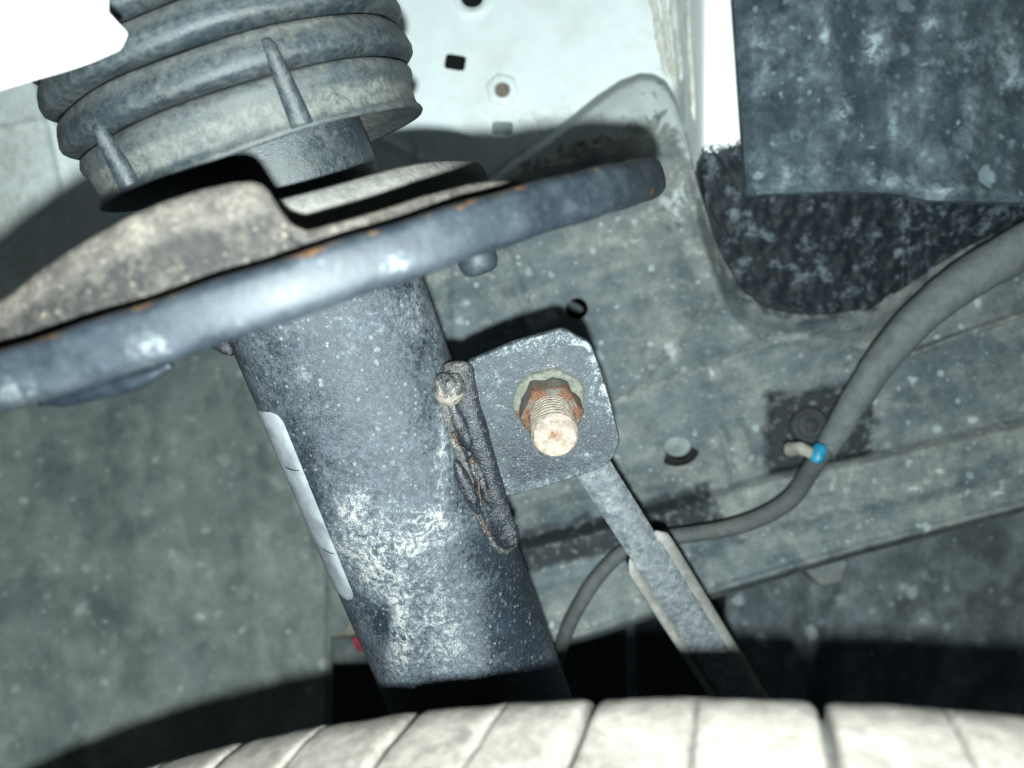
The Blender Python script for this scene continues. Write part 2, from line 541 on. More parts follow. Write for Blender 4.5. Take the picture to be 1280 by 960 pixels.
# white inner wing: flat at the back, then a rounded corner coming forward to a bright post that is black undercoat lower down
def wing_depth(u, v):
    d = 0.372 - 0.055 * smooth(838, 884, u) * (1 - 0.42 * smooth(150, 400, v)) - 0.004 * smooth(700, 830, u)
    d = d + 0.00025 * (u - 200) / 10 * 0.1
    d = d - 0.0022 * np.exp(-(seg_dist(u, v, [(40, 60), (62, 150), (95, 300)]) / 5) ** 2)
    d = d - 0.0018 * np.exp(-(seg_dist(u, v, [(-60, 175), (62, 150), (120, 118)]) / 4) ** 2)
    d = d + 0.012 * smooth(60, -120, u)
    d = d - 0.0016 * np.exp(-(seg_dist(u, v, [(470, 170), (540, 205), (640, 260)]) / 6) ** 2)
    k = smooth(875, 900, u) * smooth(165, 205, v)
    lump = nz_arr(u, v, 0.05, 3.0, 3) + 0.5 * nz_arr(u, v, 0.13, 6.0, 2)
    d = d - k * 0.0011 * lump
    d = d - smooth(1128, 1136, u) * 0.0025 * smooth(180, 220, v)
    return d


def wing_dust(u, v, p):
    n = nz_arr(u, v, 0.02, 9.0)
    a = 0.20 * smooth(120, 20, u) * smooth(60, 160, v) + 0.10 * smooth(760, 840, u) + 0.22 * gauss(u, v, 690, 150, 90, 25)
    a = a + 0.16 * smooth(130, 190, v) * smooth(480, 560, u) * (0.5 + n) + 0.12 * smooth(820, 850, u) * smooth(880, 850, u)
    return a - 0.15 * smooth(870, 890, u)


wing = panel('inner_wing_panel', np.arange(-260, 858, 3.5), lambda u: (-160, line_v(u, TOP) + 12 + 40 * float(smooth(850, 700, u)) if u > 520 else 430), 170, wing_depth, M['white'], {'dust': wing_dust},
             holes=[(569, 78, 13, 9.5, 7, 0.16), (590, -2, 14, 12, 2, 0), (628, 160, 13, 8, 7, 0.02, 0.006)])
wing['kind'] = 'structure'

# post to the right of the corner: white above, sprayed black below (one sheet, two colours of paint)
mw = M['white']
mp = bpy.data.materials.new('white_paint_over_undercoat')
mp.use_nodes = True
nt = mp.node_tree
b1 = nt.nodes['Principled BSDF']
at = nt.nodes.new('ShaderNodeAttribute'); at.attribute_name = 'black'
tc = nt.nodes.new('ShaderNodeTexCoord')
nn = nt.nodes.new('ShaderNodeTexNoise'); nn.inputs['Scale'].default_value = 520; nn.inputs['Detail'].default_value = 5; nn.inputs['Roughness'].default_value = 0.7
n2 = nt.nodes.new('ShaderNodeTexNoise'); n2.inputs['Scale'].default_value = 130; n2.inputs['Detail'].default_value = 8; n2.inputs['Roughness'].default_value = 0.72
nt.links.new(tc.outputs['Object'], nn.inputs[0]); nt.links.new(tc.outputs['Object'], n2.inputs[0])
ma = nt.nodes.new('ShaderNodeMath'); ma.operation = 'MULTIPLY_ADD'
nt.links.new(nn.outputs[0], ma.inputs[0]); ma.inputs[1].default_value = 1.1; nt.links.new(at.outputs['Fac'], ma.inputs[2])
mr = nt.nodes.new('ShaderNodeMapRange'); mr.inputs[1].default_value = 0.98; mr.inputs[2].default_value = 1.12
nt.links.new(ma.outputs[0], mr.inputs[0])
md = nt.nodes.new('ShaderNodeMapRange'); md.inputs[1].default_value = 0.53; md.inputs[2].default_value = 0.86
nt.links.new(n2.outputs[0], md.inputs[0])
mx0 = nt.nodes.new('ShaderNodeMix'); mx0.data_type = 'RGBA'
mx0.inputs[6].default_value = (0.0085, 0.0125, 0.0165, 1); mx0.inputs[7].default_value = (0.24, 0.31, 0.35, 1)
nt.links.new(md.outputs[0], mx0.inputs[0])
mx = nt.nodes.new('ShaderNodeMix'); mx.data_type = 'RGBA'
mx.inputs[6].default_value = (0.84, 0.88, 0.88, 1)
nt.links.new(mr.outputs[0], mx.inputs[0]); nt.links.new(mx0.outputs[2], mx.inputs[7]); nt.links.new(mx.outputs[2], b1.inputs['Base Color'])
bu = nt.nodes.new('ShaderNodeBump'); bu.inputs['Distance'].default_value = 0.0006
bu.inputs['Strength'].default_value = 0.5; nt.links.new(nn.outputs[0], bu.inputs['Height']); nt.links.new(bu.outputs[0], b1.inputs['Normal'])
b1.inputs['Roughness'].default_value = 0.55
b1.inputs['Specular IOR Level'].default_value = 0.2
post = panel('body_post', np.arange(853.5, 1460, 3.0), lambda u: (-160, line_v(u, TOP) + 8), 190, wing_depth, mp,
             {'black': lambda u, v, p: smooth(150, 215, v + 6 * (u - 900) / 40) + smooth(950, 990, u) - 0.8 * smooth(880, 862, u) * smooth(260, 200, v)})
post['kind'] = 'structure'

# seam sealer streaks along the corner of the wing
for pts, r in (([(806, -60), (822, 30), (834, 95)], 0.0028), ([(838, -60), (843, 20), (852, 88), (850, 98)], 0.0026),
               ([(858, -60), (862, 40), (866, 110), (868, 150)], 0.0021), ([(822, -60), (832, 30), (845, 110)], 0.0016)):
    pp = spline(pts, 40)
    path = [P(a, b, wing_depth(np.array([a]), np.array([b]))[0] - 0.0004) for a, b in pp]
    rr = r * (0.75 + 0.35 * np.array([fbm((a * 0.02, b * 0.02, r * 900), 3) for a, b in pp]))
    rr[-3:] *= np.array([0.85, 0.6, 0.25])
    v_, f_ = sweep(path, rr, 12, wob=0.0005, wscale=400)
    mk('sealer_bead', v_, f_, M['sealer'], wing)


def weld_nut(u, v, ru, parent):
    d = wing_depth(np.array([u]), np.array([v]))[0]
    c = P(u, v, d - 0.0005)
    s = d / F
    fr = (np.array([0, -1.0, 0]), np.array([1.0, 0, 0]), np.array([0, 0, 1.0]))
    r = ru * s
    vs_, fs_ = [], []
    prof = [(1.0, -0.001), (1.0, 0.0016), (0.86, 0.0026), (0.52, 0.0027), (0.46, 0.0022), (0.45, -0.004), (0.0, -0.004)]
    for k, (a, h) in enumerate(prof):
        for j in range(48):
            ph = 2 * math.pi * j / 48
            hexr = 1.0 / max(abs(math.cos((ph + 0.3) % (math.pi / 3) - math.pi / 6)), 0.1) * 0.9
            w = 1.0 if a < 0.6 else hexr
            vs_.append(cyl_pt(c, fr, max(a, 1e-4) * r * w, ph, h))
    o = mk('weld_nut', vs_, grid_faces(len(prof), 48, True), M['white'], parent, True, sharp=40)
    v_, f_ = revolve(c, fr, [(0.43 * r, 0.0012), (0.30 * r, 0.0016), (1e-4, 0.0014)], 24)
    mk('bolt_end', v_, f_, M['stud'], o)
    return o


weld_nut(628, 114, 21, wing)
d_ = wing_depth(np.array([590.]), np.array([0.]))[0]
v_, f_ = revolve(P(590, -2, d_), (np.array([0, -1.0, 0]), np.array([1.0, 0, 0]), np.array([0, 0, 1.0])),
                 [(0.0096, -0.0005), (0.0092, 0.0012), (0.0080, 0.0016), (0.0060, 0.0012), (0.0055, -0.001)], 40)
mk('hole_collar', v_, f_, M['white'], wing)

# dusty chassis rail that laps over the wing
BOT = [(430, 860), (650, 838), (690, 812), (740, 799), (780, 786), (860, 758), (900, 746), (1000, 716), (1090, 690), (1280, 640), (1460, 592)]
LEDGE = [(430, 752), (560, 708), (650, 676), (760, 650), (890, 612), (960, 592), (1092, 566), (1180, 545), (1280, 522), (1460, 480)]


def rail_depth(u, v):
    top = line_v(u, TOP)
    d = 0.352 + 0.00002 * (u - 700) * 0.4
    led = line_v(u, LEDGE)
    d = d + 0.009 * smooth(led - 70, led - 6, v) * smooth(930, 880, u)
    d = d - (0.008 + 0.006 * smooth(930, 860, u)) * smooth(led - 4, led + 14, v)
    # recess with the clip in it
    rec = smooth(954, 966, u + 0.04 * (v - 540)) * smooth(1094, 1082, u) * smooth(488 - 0.12 * (u - 960), 500 - 0.12 * (u - 960), v) * smooth(led + 4, led - 8, v)
    d = d + 0.004 * rec
    # pressed ribs beside the recess
    for c in (908, 934):
        d = d - 0.0022 * np.exp(-((u - c - 0.25 * (v - 560)) / 6) ** 2) * smooth(525, 545, v) * smooth(led + 2, led - 18, v)
    # raised seams
    hx = 2.2
    for pts, w, h in (([(786, 496), (850, 420), (892, 372)], 4.0, 0.0013), ([(760, 505), (850, 470), (960, 428), (1010, 420)], 4.0, 0.0012),
                      ([(580, 300), (600, 335), (640, 372), (668, 420)], 3.5, 0.0011), ([(1105, 448), (1150, 440), (1200, 418), (1300, 384)], 4.0, 0.0014),
                      ([(1010, 398), (1055, 392), (1070, 410)], 4.0, 0.001)):
        d = d - hx * h * np.exp(-(seg_dist(u, v, pts) / w) ** 2)
    # sheet steps: lower sheet lies a little in front
    d = d - 0.0032 * smooth(-4, 4, v - line_v(u, [(430, 640), (760, 508), (850, 473), (960, 430), (1010, 422), (1110, 446), (1300, 386), (1460, 340)]))
    # top edge rolls back to the wing
    e = v - top
    lft = smooth(900, 850, u)
    d = d + (0.017 * smooth(14, -2, e) + 0.004 * smooth(40, 6, e)) * lft
    d = d - (0.018 * smooth(60, 0, e) - 0.006 * smooth(6, -2, e)) * (1 - lft)
    # valley along the rounded corner on the right of the upper part
    d = d - 0.004 * np.exp(-(seg_dist(u, v, [(846, 122), (868, 205), (893, 292), (930, 360), (990, 390)]) / 24) ** 2)
    d = d + 0.004 * np.exp(-(seg_dist(u, v, [(812, 130), (838, 230), (862, 320), (900, 390)]) / 20) ** 2)
    # long pressed swage along the lower face and a shallow embossed panel behind the bracket
    d = d - 0.0022 * np.exp(-((v - led - 62) / 12) ** 2)
    d = d - 0.0020 * smooth(560, 568, u) * smooth(672, 664, u - 0.35 * (v - 400)) * smooth(300, 308, v) * smooth(470, 460, v)
    # dished hole surround
    d = d + 0.0022 * gauss(u, v, 726, 372, 30, 24)
    d = d - 0.0009 * nz_arr(u, v, 0.012, 5.0, 3)
    bot = line_v(u, BOT)
    d = d + 0.012 * smooth(-7, 0, v - bot) - 0.003 * np.exp(-((v - bot + 10) / 6) ** 2)
    return d


SPOTS = [(838, 440, 9, 12, .5), (895, 468, 9, 7, .4), (1000, 470, 6, 6, .3), (890, 555, 7, 8, .45), (1215, 525, 12, 6, .4), (583, 378, 5, 4, .5),
         (606, 401, 4, 4, .5), (558, 405, 5, 4, .5), (637, 402, 3, 3, .4), (1175, 588, 6, 6, .5), (1250, 615, 10, 8, .5), (1142, 612, 6, 5, .5),
         (1058, 613, 6, 5, .4), (1300, 600, 8, 6, .4), (860, 520, 4, 3, .4), (840, 250, 25, 18, .22), (880, 330, 16, 26, .25), (780, 300, 50, 30, .16),
         (850, 250, 18, 60, .15), (740, 360, 14, 6, .3), (1190, 640, 8, 5, .35), (660, 560, 60, 30, .06), (1080, 430, 30, 12, .15), (1160, 410, 40, 20, .14)]
for _ in range(70):
    SPOTS.append((rng.uniform(560, 1300), rng.uniform(300, 740), rng.uniform(2, 4.5), rng.uniform(2, 4.5), rng.uniform(.15, .4)))


def rail_dust_highlight(u, v, p):
    a = 0 * u
    for cu, cv, su, sv, w in SPOTS:
        a = a + w * gauss(u, v, cu, cv, su, sv)
    top, led = line_v(u, TOP), line_v(u, LEDGE)
    a = a + 0.42 * smooth(34, 4, v - top) * smooth(900, 860, u) + 0.22 * smooth(90, 20, v - top) * smooth(880, 820, u) + 0.16 * smooth(30, 5, v - top) * smooth(860, 900, u)
    for pts in ([(786, 496), (850, 420), (892, 372)], [(760, 505), (850, 470), (960, 428), (1010, 420)], [(580, 300), (600, 335), (640, 372), (668, 420)],
                [(1105, 448), (1150, 440), (1200, 418), (1300, 384)]):
        a = a + 0.20 * np.exp(-(seg_dist(u, v, pts) / 5) ** 2)
    a = a + 0.10 * smooth(led + 4, led + 16, v) * smooth(led + 50, led + 20, v)
    n = nz_arr(u, v, 0.03, 2.0)
    a = a + 0.10 * n
    a = a + 0.85 * smooth(110, 10, v - top) * smooth(610, 700, u) * smooth(880, 845, u) * smooth(230, 150, v)
    a = a + 0.16 * gauss(u, v, 850, 270, 40, 60) + 0.22 * np.exp(-(seg_dist(u, v, [(850, 130), (878, 215), (900, 295), (925, 345)]) / 10) ** 2)  # whiter dust along the corner, with a streak highlight painted in
    return a - 0.12 * gauss(u, v, 700, 330, 60, 40) - 0.10 * gauss(u, v, 760, 420, 70, 30) - 0.12 * gauss(u, v, 1000, 320, 100, 30)


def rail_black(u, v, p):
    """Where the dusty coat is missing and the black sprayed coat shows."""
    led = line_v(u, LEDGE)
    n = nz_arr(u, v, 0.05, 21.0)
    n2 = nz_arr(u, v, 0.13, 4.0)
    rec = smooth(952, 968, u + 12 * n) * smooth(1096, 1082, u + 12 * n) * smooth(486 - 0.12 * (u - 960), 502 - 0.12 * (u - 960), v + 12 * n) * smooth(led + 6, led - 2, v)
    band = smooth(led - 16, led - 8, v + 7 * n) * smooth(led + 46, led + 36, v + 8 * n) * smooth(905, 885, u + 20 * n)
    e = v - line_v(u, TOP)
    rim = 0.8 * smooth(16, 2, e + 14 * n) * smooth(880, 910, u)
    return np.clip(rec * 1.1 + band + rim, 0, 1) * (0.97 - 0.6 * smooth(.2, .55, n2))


# rail material: dusty grey with bare black patches
mrail = M['rail']
nt = mrail.node_tree
bs = nt.nodes['Principled BSDF']
src = bs.inputs['Base Color'].links[0].from_socket
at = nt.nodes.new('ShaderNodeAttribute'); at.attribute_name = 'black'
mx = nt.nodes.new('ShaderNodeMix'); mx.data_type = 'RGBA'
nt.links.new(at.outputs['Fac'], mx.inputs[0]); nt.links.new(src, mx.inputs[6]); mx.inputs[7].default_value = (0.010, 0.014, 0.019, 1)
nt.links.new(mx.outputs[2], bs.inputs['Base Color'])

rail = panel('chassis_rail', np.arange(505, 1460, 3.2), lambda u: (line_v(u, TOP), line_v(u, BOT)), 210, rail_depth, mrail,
             {'dust': rail_dust_highlight, 'black': rail_black}, holes=[(721, 386, 14, 13, 2, 0, 0.085), (847, 560, 17, 14, 2, 0, 0.035)], back=0.03)
rail['kind'] = 'structure'

# grey wheel arch liner on the left
def liner_depth(u, v):
    d = 0.50 - 0.00012 * (v - 450) + 0.00006 * (u - 200)
    d = d - 0.006 * np.exp(-(seg_dist(u, v, [(150, 560), (185, 720), (215, 1000)]) / 40) ** 2)
    d = d + 0.004 * np.exp(-(seg_dist(u, v, [(250, 600), (300, 760), (360, 1000)]) / 30) ** 2)
    d = d - 0.002 * np.exp(-(seg_dist(u, v, [(290, 605), (360, 585), (420, 560)]) / 6) ** 2)
    return d - 0.003 * nz_arr(u, v, 0.008, 8.0, 3)


LS = [(240, 520, 6, 6, .5), (208, 545, 5, 5, .4), (170, 540, 12, 40, .2), (180, 640, 20, 8, .3), (215, 625, 5, 4, .3), (250, 770, 8, 6, .5), (235, 755, 10, 3, .3),
      (20, 715, 22, 7, .35), (72, 712, 6, 5, .35), (350, 605, 9, 6, .35), (262, 715, 6, 9, .3), (75, 535, 16, 14, .2), (95, 570, 24, 12, .2), (50, 625, 7, 5, .25),
      (380, 600, 40, 5, .15), (180, 700, 26, 80, .12), (130, 830, 30, 60, .1)]
for _ in range(80):
    LS.append((rng.uniform(-40, 440), rng.uniform(460, 860), rng.uniform(2, 5), rng.uniform(2, 5), rng.uniform(.1, .3)))


def liner_dust(u, v, p):
    a = 0.08 * nz_arr(u, v, 0.02, 12.0)
    for cu, cv, su, sv, w in LS:
        a = a + w * 1.1 * gauss(u, v, cu, cv, su, sv)
    return a - 0.10 * smooth(560, 470, v)


def liner_bounds(u):
    return (line_v(u, [(-400, 300), (460, 300), (560, 320)]), line_v(u, [(-400, 1500), (405, 1500), (412, 796), (428, 792), (446, 768), (560, 560)]))


liner = panel('wheel_arch_liner', np.arange(-400, 540, 4.5), liner_bounds, 190, liner_depth, M['liner'], {'dust': liner_dust}, back=0.004)
tag(liner, 'large grey dusty wheel arch liner left of the strut', 'liner')

# felt liner at the upper right
FB = [(925, 244), (937, 243), (990, 241), (1050, 239), (1100, 240), (1130, 244), (1160, 250), (1220, 252), (1300, 254), (1460, 262)]


def felt_depth(u, v):
    d = 0.298 - 0.004 * smooth(960, 1040, u) + 0.006 * smooth(1180, 1290, u)
    d = d - 0.0012 * np.exp(-(seg_dist(u, v, [(1085, 250), (1100, 150), (1108, 0), (1110, -100)]) / 12) ** 2)
    d = d - 0.0014 * np.exp(-(seg_dist(u, v, [(1200, 240), (1225, 100), (1260, -60)]) / 14) ** 2)
    d = d - 0.0022 * np.exp(-((v - line_v(u, FB) + 12) / 9) ** 2)
    d = d - 0.0016 * nz_arr(u, v, 0.018, 17.0, 3)
    return d + 0.002 * smooth(940, 925, u)


def felt_dust(u, v, p):
    a = 0.05 * nz_arr(u, v, 0.03, 31.0)
    for cu, cv, su, sv, w in ((1092, 60, 16, 26, .3), (1030, 45, 9, 22, .25), (1010, 90, 10, 18, .18), (950, 60, 14, 50, .16), (1050, 145, 12, 24, .26), (1160, 80, 16, 20, .2),
                              (1215, 65, 20, 24, .24), (1260, 60, 18, 30, .2), (1165, 30, 14, 10, .25), (1120, 225, 26, 10, .3), (1180, 238, 50, 7, .22),
                              (1000, 170, 12, 14, .14), (1115, 150, 7, 40, .16), (1270, 100, 20, 14, .2), (990, 220, 40, 14, .12), (1220, 140, 20, 50, .1)):
        a = a + 1.25 * w * gauss(u, v, cu, cv, su, sv)
    return a


felt = panel('felt_liner', np.linspace(920, 1460, 150), lambda u: (-170, line_v(u, FB)), 120, lambda u, v: felt_depth(u, v), M['felt'], {'dust': felt_dust}, back=0.004)
# the left border leans: shift columns near it
for vtx in felt.data.vertices:
    px = 640 + F * vtx.co.x / vtx.co.y
    py = 480 - F * vtx.co.z / vtx.co.y
    k = float(smooth(1000, 920, px))
    vtx.co.x += k * (0.068 * (py - 30) - 1.0) / F * vtx.co.y
tag(felt, 'black felt liner sheet with pale dust patches, upper right', 'liner')

# dark under tray and deeper wall, below the rail
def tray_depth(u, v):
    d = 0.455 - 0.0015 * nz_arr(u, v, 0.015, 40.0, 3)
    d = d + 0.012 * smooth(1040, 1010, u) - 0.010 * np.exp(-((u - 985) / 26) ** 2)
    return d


def tray_dust(u, v, p):
    a = 0.05 * nz_arr(u, v, 0.03, 51.0)
    for cu, cv, su, sv, w in ((1128, 732, 9, 9, .35), (1050, 750, 7, 8, .35), (1155, 720, 10, 6, .3), (1222, 698, 10, 9, .3), (1155, 775, 9, 8, .3), (1255, 750, 8, 8, .3),
                              (1224, 800, 8, 6, .35), (1090, 765, 7, 6, .25), (990, 800, 12, 20, .2), (1065, 735, 14, 8, .2), (1160, 690, 8, 16, .2), (1020, 700, 20, 12, .3)):
        a = a + w * gauss(u, v, cu, cv, su, sv)
    return a


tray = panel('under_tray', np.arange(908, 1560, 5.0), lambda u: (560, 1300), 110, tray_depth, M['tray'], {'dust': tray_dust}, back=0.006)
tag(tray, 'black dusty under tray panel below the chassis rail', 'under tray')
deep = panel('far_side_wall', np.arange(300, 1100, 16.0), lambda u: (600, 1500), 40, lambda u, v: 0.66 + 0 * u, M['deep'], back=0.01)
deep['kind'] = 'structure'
v_, f_ = sweep([P(786, 720, 0.56), P(790, 860, 0.56), P(793, 1100, 0.56)], 0.0035, 14)
tag(mk('thin_pipe', v_, f_, M['tray']), 'thin dark upright pipe in the gap left of the link rod', 'pipe')

# hexagonal bolt head under the rail edge
bc = P(1030, 706, 0.418)
bfr = frame(unit((-0.12, -1.0, 0.05)))
vs_ = []
for r, h in ((0.0118, -0.04), (0.0118, 0.004), (0.0104, 0.0056), (1e-4, 0.0056)):
    for k in range(6):
        vs_.append(cyl_pt(bc, bfr, r, k * math.pi / 3 + 0.25, h))
bolt = mk('hexagon_bolt', vs_, grid_faces(4, 6, True), M['rail'], smoothed=False, origin=bc)
tag(bolt, 'dark hexagonal bolt head under the lower rail edge', 'bolt')

# hose with clip, blue tape and thinner cable
hose = empty('wiring_hose', P(1018, 566, 0.335), 'grey rubber hose curving down to a blue taped cable on the rail', 'hose')
hp = [(1400, 262), (1330, 282), (1262, 318), (1205, 352), (1150, 396), (1106, 446), (1072, 496), (1046, 540), (1030, 566)]
dd = np.linspace(0.300, 0.335, len(hp))
path = spline([P(a, b, d) for (a, b), d in zip(hp, dd)], 70)
v_, f_ = sweep(path, np.interp(np.linspace(0, 1, 70), [0, .35, .6, .8, .97, 1], [.0094, .0086, .0070, .0058, .0052, .0044]), 28, wob=0.0003, wscale=120)
mk('hose_sleeve', v_, f_, M['hose'], hose)
cp = [(1032, 560), (1012, 590), (990, 622), (955, 645), (912, 660), (865, 668), (822, 674), (780, 690), (750, 718), (727, 752), (708, 790), (690, 850), (680, 930)]
cd = [.333, .328, .320, .318, .318, .320, .324, .326, .326, .326, .33, .345, .36]
path = spline([P(a, b, d) for (a, b), d in zip(cp, cd)], 90)
v_, f_ = sweep(path, np.interp(np.linspace(0, 1, 90), [0, .2, .5, .6, 1], [.0042, .0037, .0033, .0031, .0031]), 20)
mk('cable', v_, f_, M['cable'], hose)
a_, b_ = P(1025, 557, 0.324), P(1019, 578, 0.322)
v_, f_ = sweep(spline([a_, (a_ + b_) / 2 + np.array([0, -.001, 0]), b_], 10), [.0022, .0027, .0029, .0029, .0029, .0029, .0029, .0028, .0026, .0020], 18, wob=0.0004, wscale=500)
mk('blue_tape', v_, f_, M['blue'], hose)
v_, f_ = sweep(spline([P(986, 562, 0.333), P(1000, 561, 0.326), P(1012, 566, 0.324), P(1020, 572, 0.326)], 14), np.linspace(.0032, .0022, 14), 14, wob=0.0005, wscale=400)
mk('clip', v_, f_, M['clip'], hose)
v_, f_ = revolve(P(1012, 532, 0.350), frame((-0.05, -1, 0.1)), [(0.0085, -0.004), (0.0085, 0.001), (0.0075, 0.002), (0.0060, 0.002), (0.0055, 0.0005), (0.0035, 0.0005), (0.003, 0.003), (1e-4, 0.003)], 36)
mk('clip_base', v_, f_, M['deep'], hose)

# small things in the gap left of the strut's lower end
gap = empty('body_trim', P(440, 800, 0.52), 'beige trim with a red tag glimpsed left of the strut bottom', 'trim')
v_, f_ = prism([P(a, b, 0.53) for a, b in ((410, 770), (480, 750), (490, 830), (400, 826), (404, 800))], (0, 1, 0), 0.02)
mk('beige_pad', v_, f_, M['beige'], gap, bev=(0.002, 30, 2))
v_, f_ = prism([P(a, b, 0.515) for a, b in ((440, 799), (462, 794), (466, 813), (446, 815))], (0, 1, 0), 0.006)
mk('red_tag', v_, f_, M['red'], gap, bev=(0.001, 30, 2))
v_, f_ = prism([P(a, b, 0.522) for a, b in ((405, 800), (446, 796), (452, 812), (480, 830), (405, 830))], (0, 1, 0), 0.006)
mk('grey_ledge', v_, f_, M['rail'], gap, bev=(0.001, 30, 2))

# ------------------------------------------------------------------ strut
A = np.array([-.0476, .2125, .0112])
Bp = np.array([-.012, .242, -.0943])
up = unit(A - Bp)
SF = frame(up)
RT = 0.0275
strut = empty('suspension_strut', Bp - 0.06 * up, 'black painted suspension strut tube leaning across the wheel arch, chalky dust', 'strut')

rows, seg = 150, 190
hs = np.linspace(0.034, -0.20, rows)
vt, uvp = [], []
for h in hs:
    for k in range(seg):
        p = cyl_pt(A, SF, RT, 2 * math.pi * k / seg, h)
        vt.append(p)
vt = np.array(vt)
U = 640 + F * vt[:, 0] / vt[:, 1]
V = 480 - F * vt[:, 2] / vt[:, 1]
front = ((vt - A) @ SF[2]) < 0.006
du = 0 * U
for cu, cv, su, sv, w in ((540, 655, 46, 26, .22), (505, 690, 40, 26, .14), (440, 640, 22, 34, .20), (465, 710, 20, 60, .20), (498, 800, 14, 70, .24), (548, 775, 44, 60, .15),
                          (520, 730, 60, 60, .07), (350, 400, 34, 26, .10), (460, 400, 70, 30, .08), (510, 540, 60, 70, .07), (470, 590, 60, 60, .06), (380, 465, 9, 9, .25),
                          (520, 375, 14, 34, .12), (545, 420, 14, 60, .12), (430, 690, 14, 18, .16), (553, 560, 9, 80, .16), (560, 820, 50, 20, .08), (345, 500, 20, 60, .05),
                          (640, 790, 40, 60, -.14), (660, 740, 40, 60, -.10), (620, 690, 30, 30, -.10), (478, 775, 12, 24, -.26), (500, 870, 20, 20, -.1), (440, 480, 60, 20, -.05),
                          (450, 540, 30, 60, -.04)):
    du = du + w * gauss(U, V, cu, cv, su, sv)
ru = 0 * U
for cu, cv, s, w in ((331, 445, 5, .5), (450, 548, 5, .4), (520, 690, 10, .22), (360, 470, 3, .3)):
    ru = ru + w * gauss(U, V, cu, cv, s)
du, ru = np.where(front, du, 0), np.where(front, ru, 0)
tube = mk('tube', vt, grid_faces(rows, seg, True), M['tube'], strut, True, {'dust': du, 'rust': ru})

# paper label wrapped round the left flank
pr, h0, _ = hit_cyl(A, SF, RT, 349, 514)
pr2, h1, _ = hit_cyl(A, SF, RT, 446, 753)
rws, cls = 60, 24
lv = []
for i in range(rws):
    t = i / (rws - 1)
    h = h0 + (h1 - h0) * t
    e = pr + (pr2 - pr) * t
    c = min(t, 1 - t) * abs(h1 - h0)
    cut = (1 - math.sqrt(max(0, 1 - (1 - min(c / 0.004, 1)) ** 2))) * 0.004 / RT
    for j in range(cls):
        s_ = j / (cls - 1)
        ph = (e - cut) + (-1.15 - 0 * t) * s_
        lv.append(cyl_pt(A, SF, RT + 0.00035 - 0.0003 * (1 if j == 0 or i in (0, rws - 1) else 0), ph, h))
label = mk('label_sticker', lv, grid_faces(rws, cls), M['label'], strut)
for (u0, v0, u1, v1) in ((357, 584, 374, 588), (404, 686, 418, 692)):
    q = []
    for k in range(7):
        t = k / 6
        uu, vv_ = u0 + (u1 - u0) * t, v0 + (v1 - v0) * t + 1.5 * math.sin(t * 3)
        pa, ha, _ = hit_cyl(A, SF, RT + 0.0005, uu, vv_)
        for dh in (-0.00025, 0.00025):
            q.append(cyl_pt(A, SF, RT + 0.0005, pa, ha + dh * (1 - 0.6 * t)))
    mk('ink_mark', q, [(2 * k, 2 * k + 1, 2 * k + 3, 2 * k + 2) for k in range(6)], M['ink'], label)

# spring seat: dished steel plate with rolled rim, part of the strut
PN = frame((-.3239, -.1984, 1.0))
PC = np.array([-.0532, .2000, .0250])
RS, HS = 0.0943, 0.0090
prof = [(0.0262, 0.0002), (0.05, 0.0004), (0.078, 0.0006), (0.0885, 0.0018)]
for k in range(9):
    a = math.radians(110 - k * 13.75)
    prof.append((RS - 0.0032 + 0.0032 * math.cos(a) if a > 0 else RS, HS / 2 - 0.0022 + 0.0022 * math.sin(a)))
prof += [(RS + 0.0002, 0.0010), (RS + 0.0001, -0.0015)]
for k in range(8):
    a = math.radians(-k * 14)
    prof.append((RS - 0.0034 + 0.0034 * math.cos(a), -HS / 2 + 0.0026 + 0.0026 * math.sin(a)))
prof += [(0.0895, -0.0032), (0.087, -0.0018), (0.078, -0.0016), (0.05, -0.0016), (0.0262, -0.0018)]


def seat_jit(r, h, p):
    if r > 0.088:
        r += 0.0004 * math.sin(3 * p + 1) + 0.0002 * math.sin(17 * p)
        h += 0.00025 * math.sin(5 * p) + 0.00012 * math.sin(31 * p + 2)
    return r, h


v_, f_ = revolve(PC, PN, prof, 240, jitter=seat_jit)
hh = (v_ - PC) @ PN[0]
rr = np.linalg.norm(v_ - PC - np.outer(hh, PN[0]), axis=1)
U = 640 + F * v_[:, 0] / v_[:, 1]; V = 480 - F * v_[:, 2] / v_[:, 1]
frontm = ((v_ - PC) @ PN[2]) < 0.02
ru = 0.37 * smooth(0.0029, 0.0040, hh) * smooth(0.086, 0.090, rr)
for cu, cv, s, w in ((800, 215, 9, .5), (815, 238, 8, .6), (780, 212, 5, .4), (60, 425, 14, .35), (180, 385, 18, .3), (385, 318, 16, .35), (230, 370, 8, .3), (650, 232, 10, .2), (583, 258, 9, .3)):
    ru = ru + w * gauss(U, V, cu, cv, s) * frontm
du = 0 * hh
for cu, cv, su, sv, w in ((30, 490, 22, 14, .4), (180, 432, 20, 14, .3), (190, 440, 10, 20, .2), (495, 330, 14, 12, .35), (320, 370, 8, 10, .25), (110, 440, 10, 20, .16), (620, 295, 8, 8, .25),
                          (720, 250, 8, 10, .2), (400, 330, 60, 8, .14), (740, 262, 60, 6, .12), (640, 270, 12, 12, .2), (300, 400, 14, 10, .15)):
    du = du + w * gauss(U, V, cu, cv, su, sv) * frontm
mk('spring_seat', v_, f_, M['seat'], strut, True, {'rust': ru, 'dust': du}, sharp=60)
